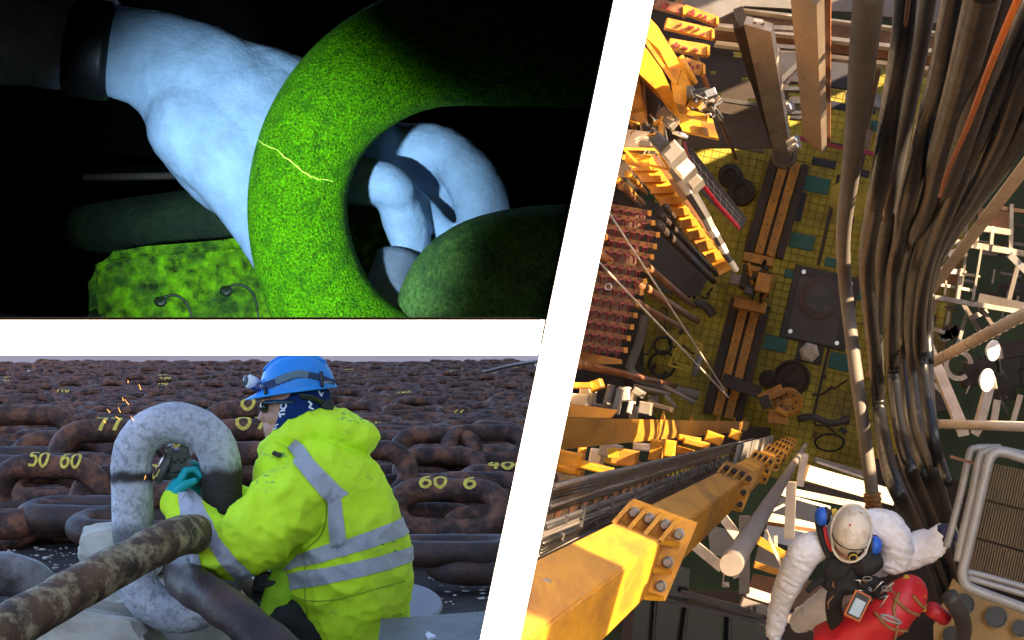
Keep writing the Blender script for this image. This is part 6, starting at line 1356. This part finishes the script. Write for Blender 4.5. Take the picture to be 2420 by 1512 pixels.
# ---- tubular guard with slatted grating
gd = thing('guard_basket', W(q6(1700, 700), 12), 'grey tubular guard frame with rounded corners and brown slatted grating', 'guard')
def tubepath(pts, z, dpx): q = MB(); P = spline(pts, 6); q.tube([W((p[0], p[1]), z) for p in P], dpx * z / F / 2, 14); return q
obj('frame_tube', tubepath([q6(2100, 290), q6(1930, 235), q6(1770, 190), q6(1700, 215), q6(1665, 300), q6(1600, 580), q6(1520, 920), q6(1495, 1030), q6(1510, 1110), q6(1580, 1160), q6(1927, 1290), q6(2100, 1350)], 11.6, 25), M_lgrey, gd, smooth=True)
obj('frame_tube', tubepath([q6(2100, 250), q6(1760, 175), q6(1650, 190), q6(1610, 240), q6(1560, 480), q6(1490, 780), q6(1455, 960)], 11.9, 19), M_lgrey, gd, smooth=True)
obj('frame_tube', tubepath([q6(1760, 160), q6(1580, 165), q6(1540, 220), q6(1490, 440), q6(1420, 720), q6(1380, 860)], 12.2, 18), M_lgrey, gd, smooth=True)
obj('frame_tube', tubepath([q6(1520, 1030), q6(1720, 1080), q6(2100, 1190)], 12.0, 15), M_lgrey, gd, smooth=True); obj('frame_tube', tubepath([q6(1530, 1075), q6(1720, 1130), q6(2100, 1240)], 11.9, 15), M_lgrey, gd, smooth=True)
for k in range(24):
    t = k / 23; x0 = 1710 + t * 420; x1 = 1540 + t * 420; y0 = 270 + t * 90; y1 = 1010 + t * 130
    for s0, s1 in ((0, .34), (.36, .70), (.72, 1)):
        a = (x0 + (x1 - x0) * s0, y0 + (y1 - y0) * s0); b = (x0 + (x1 - x0) * s1, y0 + (y1 - y0) * s1); q = MB(); bar(q, q6(*a), 12.6, q6(*b), 12.6, 3.3, .03); obj('slat', q, M_gratb, gd)
for yy in (520, 780): q = MB(); bar(q, q6(1640 - (yy - 520) * .23, yy), 12.7, q6(2060 - (yy - 520) * .23, yy + 100), 12.7, 8, .04); obj('cross_bar', q, M_gratb, gd)
q = MB(); bar(q, q6(1405, 220), 12, q6(1640, 290), 12, 7, .04); obj('strut', q, M_brown, gd)
# ---- yellow-brown holed plate in the corner
hp = thing('holed_plate', W(q6(1500, 1350), 14), 'yellow-brown plate with three dark round openings in the corner below the guard', 'plate')
q = MB(); flatpoly(q, [q6(1430, 1080), q6(1530, 1180), q6(2100, 1400), q6(2100, 1700), q6(1300, 1700), q6(1290, 1420)], 14, .08); obj('plate', q, mat('ochre_plate', (.30, .17, .045), .6, var=.3, scale=4, bump=.15), hp)
for x, y, r in ((1500, 1260, 26), (1730, 1350, 26), (1420, 1480, 22), (1900, 1430, 20)):
    q = MB(); q.lathe(W(q6(x, y), 13.94), -DN, [(r * 14 / F, 0), (r * 14 / F, .012), (r * 14 / F * .85, .012), (r * 14 / F * .8, -.02), (0, -.02)], 24); obj('opening', q, M_rub, hp)
q = MB(); P = spline([q6(1400, 1200) + (12.8,), q6(1480, 1330) + (12.9,), q6(1500, 1450) + (13.2,), q6(1470, 1560) + (13.6,)], 5); q.tube([W(p[:2], p[2]) for p in P], .055, 10); obj('hose_end', q, M_rubg, hp, smooth=True)
mbox('fitting', hp, M_white, *q6(1395, 1255), 12, 14, 13.4, .05, 0)
q = MB(); q.tube([W(q6(1270, 1290), 12.9), W(q6(1370, 1360), 13.0)], .05, 12); obj('red_pipe', q, M_redbag, hp, smooth=True)

# ================================================================== the climber in white coveralls, seen from above
YC = 12.2; sc_ = YC / F
def C3(x, y, dy=0.0):
    p = q6(x, y); return Vector(((p[0] - CX) * sc_, YC + dy, HC + (CY - p[1]) * sc_))
zs = sc_ * .336   # metres per q6 unit
cl_ = thing('person', C3(800, 1500, 1.0), 'climber in white coveralls and scuffed white helmet hanging in a black harness', 'person')
b = MB()
def limbC(pts, n=20):
    P = spline(pts, 5); b.tube([C3(p[0], p[1], p[3]) for p in P], [p[2] * zs * .92 for p in P], n)
    for e in (P[0], P[-1]): b.ball(C3(e[0], e[1], e[3]), e[2] * zs * .92)
limbC([(700, 760, 160, .16), (720, 900, 175, .2), (760, 1080, 190, .35), (800, 1300, 180, .6), (820, 1500, 160, .8)])            # trunk, away from the viewer
limbC([(520, 860, 120, .14), (420, 900, 130, .15), (370, 1000, 125, .2), (320, 1150, 108, .3), (280, 1330, 88, .45), (260, 1560, 72, .6)])  # near arm hanging
limbC([(860, 720, 130, .13), (980, 740, 145, .14), (1060, 850, 140, .18), (1060, 960, 130, .22)])                                   # shoulder
limbC([(1020, 960, 120, .26), (1150, 940, 135, .28), (1280, 890, 140, .28), (1360, 850, 120, .26), (1400, 800, 90, .24)])           # arm reaching to the guard
limbC([(940, 1020, 80, .30), (1000, 1060, 60, .34)])
limbC([(760, 1250, 130, .6), (640, 1400, 120, .8), (560, 1560, 100, 1.2)])
me = remeshed(b, .0085, 4, .5)
def wr(c): return .006 - .006 * abs(mnoise.noise(Vector((c.x * 7 + c.z * 8, c.y * 4, c.z * 6 - c.x * 7)))) - .014 * abs(mnoise.noise(Vector((c.x * 9 - c.z * 7, c.y * 8, c.z * 24 + c.x * 14)))) - .006 * abs(mnoise.noise(Vector((c.x * 40 - c.z * 24, c.y * 18, c.z * 44 + c.x * 20))))
displace(me, wr); cov = obj('coverall', me, M_suit, cl_, smooth=True)
# helmet
hcen = C3(708, 740, -.02); hR = Matrix((Vector((math.cos(.12), 0, -math.sin(.12))), Vector((math.sin(.12), 0, math.cos(.12))), Vector((0, -1, 0)))).transposed()
q = MB(); n = 36; vs = []; fs = []
for i in range(13):
    a = math.pi / 2 * i / 12
    for k in range(n):
        t = 2 * math.pi * k / n; r = math.cos(a) ** .7
        vs.append(hcen + hR @ Vector((r * math.cos(t) * .112, r * math.sin(t) * .150, math.sin(a) * .14)))
for i in range(12): fs += [(i * n + k, i * n + (k + 1) % n, (i + 1) * n + (k + 1) % n, (i + 1) * n + k) for k in range(n)]
q.add(vs, fs)
for sx_ in (-.045, .045): q.tube([hcen + hR @ Vector((sx_ * (1 - .3 * abs(y) / .13), y, .128 * (1 - (y / .16) ** 2) ** .5 + .004)) for y in np.linspace(-.12, .12, 12)], .006, 8)
q.tube([hcen + hR @ Vector((.118 * math.cos(t), .155 * math.sin(t) - (.03 if math.sin(t) < -.5 else 0), .004)) for t in np.linspace(0, 2 * math.pi, 41)[:-1]], .011, 8, closed=True, flat=.6)
hm = obj('helmet', q, M_whelm, cl_, smooth=True, label='scuffed white safety helmet with small red marks')
hbv = bvh_of(hm)
q = MB(); pts = [p for p in (onto(hbv, q6(*tuple(x)), .006) for x in spline([(575, 760), (620, 830), (690, 868), (780, 872), (850, 850)], 5)) if p]; q.tube(pts, .0035, 6); obj('lamp_strap', q, M_blackp, hm)
for x, y in ((652, 592), (703, 705)):
    p = onto(hbv, q6(x, y), .002); d_ = MB(); d_.ball(p, .007, .003, .008, nu=8, nv=6); obj('red_mark', d_, mat('red_spot', (.45, .02, .02), .6, bump=0), hm)
mk = MB()
for k in range(5):
    pts = [p for p in (onto(hbv, q6(690 + k * 18 + t * 10, 790 + 14 * math.sin(k * 2 + t * 3)), .002) for t in np.linspace(0, 1, 4)) if p]
    if len(pts) > 1: ribbon(mk, pts, [Vector((0, -1, 0))] * len(pts), .003)
q = MB(); q.lathe(C3(700, 905, -.10), Vector((-.05, -.75, -.65)), [(.02, -.03), (.028, 0), (.028, .02), (.02, .022), (.018, .012), (0, .012)], 18); lm = obj('head_lamp', q, M_blackp, hm); q = MB(); q.lathe(C3(702, 912, -.11), Vector((-.05, -.75, -.65)), [(.027, .004), (.027, .012), (.02, .014)], 18); obj('lamp_ring', q, M_gold, lm); q = MB(); q.lathe(C3(702, 912, -.115), Vector((-.05, -.75, -.65)), [(.020, .008), (.020, .012), (0, .014)], 16); obj('lamp_glass', q, M_glass, lm)
# ear defenders
for x, y, ang_ in ((510, 645, 0), (880, 850, 0)):
    q = MB(); q.ball(C3(x, y, .03), .045, .06, .058); e = obj('ear_cup', q, M_blue, cl_, smooth=True); q = MB(); q.ball(C3(x + (28 if x < 700 else -28), y - 4, .03), .03, .055, .055); obj('ear_pad', q, M_blackp, e, smooth=True)
q = MB(); q.box(C3(597, 640, .0), .03, .02, .09, R=Matrix.Rotation(-.15, 3, 'Y'), bev=.005); obj('ear_clip', q, M_gold, cl_)
# face below the brim
fbm = MB(); fbm.ball(C3(690, 880, .12), .075, .12, .075); fbm.ball(C3(655, 940, .06), .022, .035, .028); fbm.ball(C3(700, 930, .11), .06, .07, .04)
obj('head', remeshed(fbm, .007, 3), M_skin, cl_, smooth=True)
# harness
hs = MB()
def strap(pts, wpx, m=M_hblack, name='harness_strap', par=cl_, lift=.03):
    q = MB(); P = spline(pts, 5); q.tube([C3(p[0], p[1], p[2]) for p in P], wpx * zs, 10, flat=.45, upv=(0, -1, 0)); return obj(name, q, m, par, smooth=True)
strap([(500, 690, .08), (520, 800, .04), (570, 920, .03), (650, 1020, .06)], 34); strap([(860, 740, .06), (890, 850, .03), (850, 960, .03), (780, 1040, .06)], 34)
strap([(530, 720, .03), (545, 810, .02), (580, 890, .02)], 14, mat('red_webbing', (.55, .02, .02), .7, bump=.1), 'red_collar')
q = MB(); q.box(C3(700, 1080, .10), .26, .10, .22, R=Matrix.Rotation(.1, 3, 'Y'), bev=.03); q.ball(C3(830, 970, .04), .10, .07, .075); q.ball(C3(620, 1010, .07), .09, .07, .09); hv = remeshed(q, .012, 3); displace(hv, lambda c: .02 * mnoise.noise(c * 16)); chest = obj('chest_harness', hv, M_hblack, cl_, smooth=True)
strap([(640, 1130, .07), (610, 1250, .12), (640, 1400, .22), (700, 1500, .3)], 62); strap([(560, 1090, .08), (480, 1130, .12), (430, 1190, .16)], 26); strap([(800, 1080, .06), (900, 1130, .08), (960, 1230, .12)], 42); strap([(720, 1160, .08), (800, 1200, .12), (900, 1260, .16)], 50)
for x, y, r in ((825, 1080, 20), (960, 1150, 22)):
    q = MB(); c_ = C3(x, y, .0); q.tube([c_ + Vector((r * zs * 1.5 * math.cos(t), .01 * math.sin(t), r * zs * .7 * math.sin(t))) for t in np.linspace(0, 2 * math.pi, 15)[:-1]], .0045, 8, closed=True); obj('karabiner', q, M_bolt, cl_, smooth=True)
for k in range(12): q = MB(); x, y = random.uniform(560, 1000), random.uniform(1080, 1260); q.tube([C3(x, y, .03), C3(x + random.uniform(-60, 60), y + random.uniform(-30, 50), .0), C3(x + random.uniform(-80, 80), y + random.uniform(0, 90), .03)], .006, 6); obj('gear_loop', q, random.choice([M_hblack, M_steel, M_rope, M_hblack]), cl_, smooth=True)
# glove on the guard
q = MB(); q.ball(C3(1420, 770, .22), .06, .06, .05); 
for k in range(4): q.tube([C3(1425 + k * 10, 740 + k * 22, .20), C3(1470 + k * 8, 750 + k * 24, .14), C3(1495 + k * 6, 775 + k * 24, .20)], [.018, .017, .014], 8)
q.tube([C3(1400, 800, .2), C3(1430, 850, .15), C3(1470, 870, .17)], [.02, .018, .014], 8)
obj('glove', remeshed(q, .006, 3), mat('navy_glove', (.012, .014, .05), .7, bump=.1), cl_, smooth=True)
q = MB(); q.ball(C3(258, 1580, .62), .05, .06, .07)
for k in range(4): q.tube([C3(225 + k * 22, 1600, .62), C3(222 + k * 22, 1650, .63), C3(228 + k * 20, 1690, .66)], [.018, .017, .013], 8)
q.tube([C3(300, 1590, .6), C3(320, 1630, .6)], [.018, .014], 8); obj('glove', remeshed(q, .007, 3), mat('navy_glove', (.012, .014, .05), .7), cl_, smooth=True)
# phone in its orange case
ph = thing('handset', C3(745, 1265, -.05), 'orange cased handset with a pale screen on the climber\'s chest', 'handset')
RP = Matrix.Rotation(math.radians(26), 3, 'Y')
q = MB(); q.box(C3(745, 1265, -.05), .105, .022, .170, RP, bev=.008); obj('case', q, M_phone, ph); q = MB(); q.box(C3(745, 1262, -.064), .084, .008, .145, RP, bev=.003); obj('bezel', q, M_blackp, ph); q = MB(); q.box(C3(740, 1275, -.070), .066, .004, .100, RP); obj('screen', q, mat('pale_blue_screen', (.35, .45, .52), .15, bump=0, var=.05), ph)
# red kit bag on the harness
rb = thing('kit_bag', C3(1000, 1400, .1), 'glossy red kit bag tied under the climber with cords', 'bag')
q = MB(); P = spline([(600, 1640, 175, .4), (820, 1500, 175, .28), (1000, 1370, 170, .2), (1130, 1250, 150, .2), (1190, 1180, 110, .22)], 5); q.tube([C3(p[0], p[1], p[3]) for p in P], [p[2] * zs for p in P], 24); q.ball(C3(1180, 1200, .22), 120 * zs); me = remeshed(q, .012, 5); displace(me, lambda c: .018 * mnoise.noise(Vector((c.x * 9, c.y * 9, c.z * 9)))); obj('bag_body', me, M_redbag, rb, smooth=True)
rbv = bvh_of(me)
for pa in ([(880, 1320), (950, 1400), (1030, 1440), (1140, 1440)], [(1010, 1220), (1100, 1300), (1170, 1330), (1260, 1340)], [(1050, 1180), (1010, 1300), (1030, 1420), (1010, 1510)], [(1140, 1200), (1190, 1260), (1240, 1300)]):
    pts = [p for p in (onto(rbv, q6(*tuple(x)), .008) for x in spline(pa, 8)) if p]
    if len(pts) > 2: q = MB(); q.tube(pts, .010, 8); obj('cord', q, M_rope, rb, smooth=True)
q = MB(); P = [C3(960 + 70 * math.cos(t) , 1345 + 16 * math.sin(t) + 26 * math.cos(t), -.14) for t in np.linspace(0, 2 * math.pi, 19)[:-1]]; q.tube(P, .008, 8, closed=True); obj('karabiner', q, M_bolt, rb, smooth=True)
q = MB(); q.tube([C3(1120, 1090, .18), C3(1200, 1140, .16), C3(1250, 1230, .16), C3(1260, 1330, .18)], .022, 10); obj('yellow_strap', q, M_gold, rb, smooth=True)
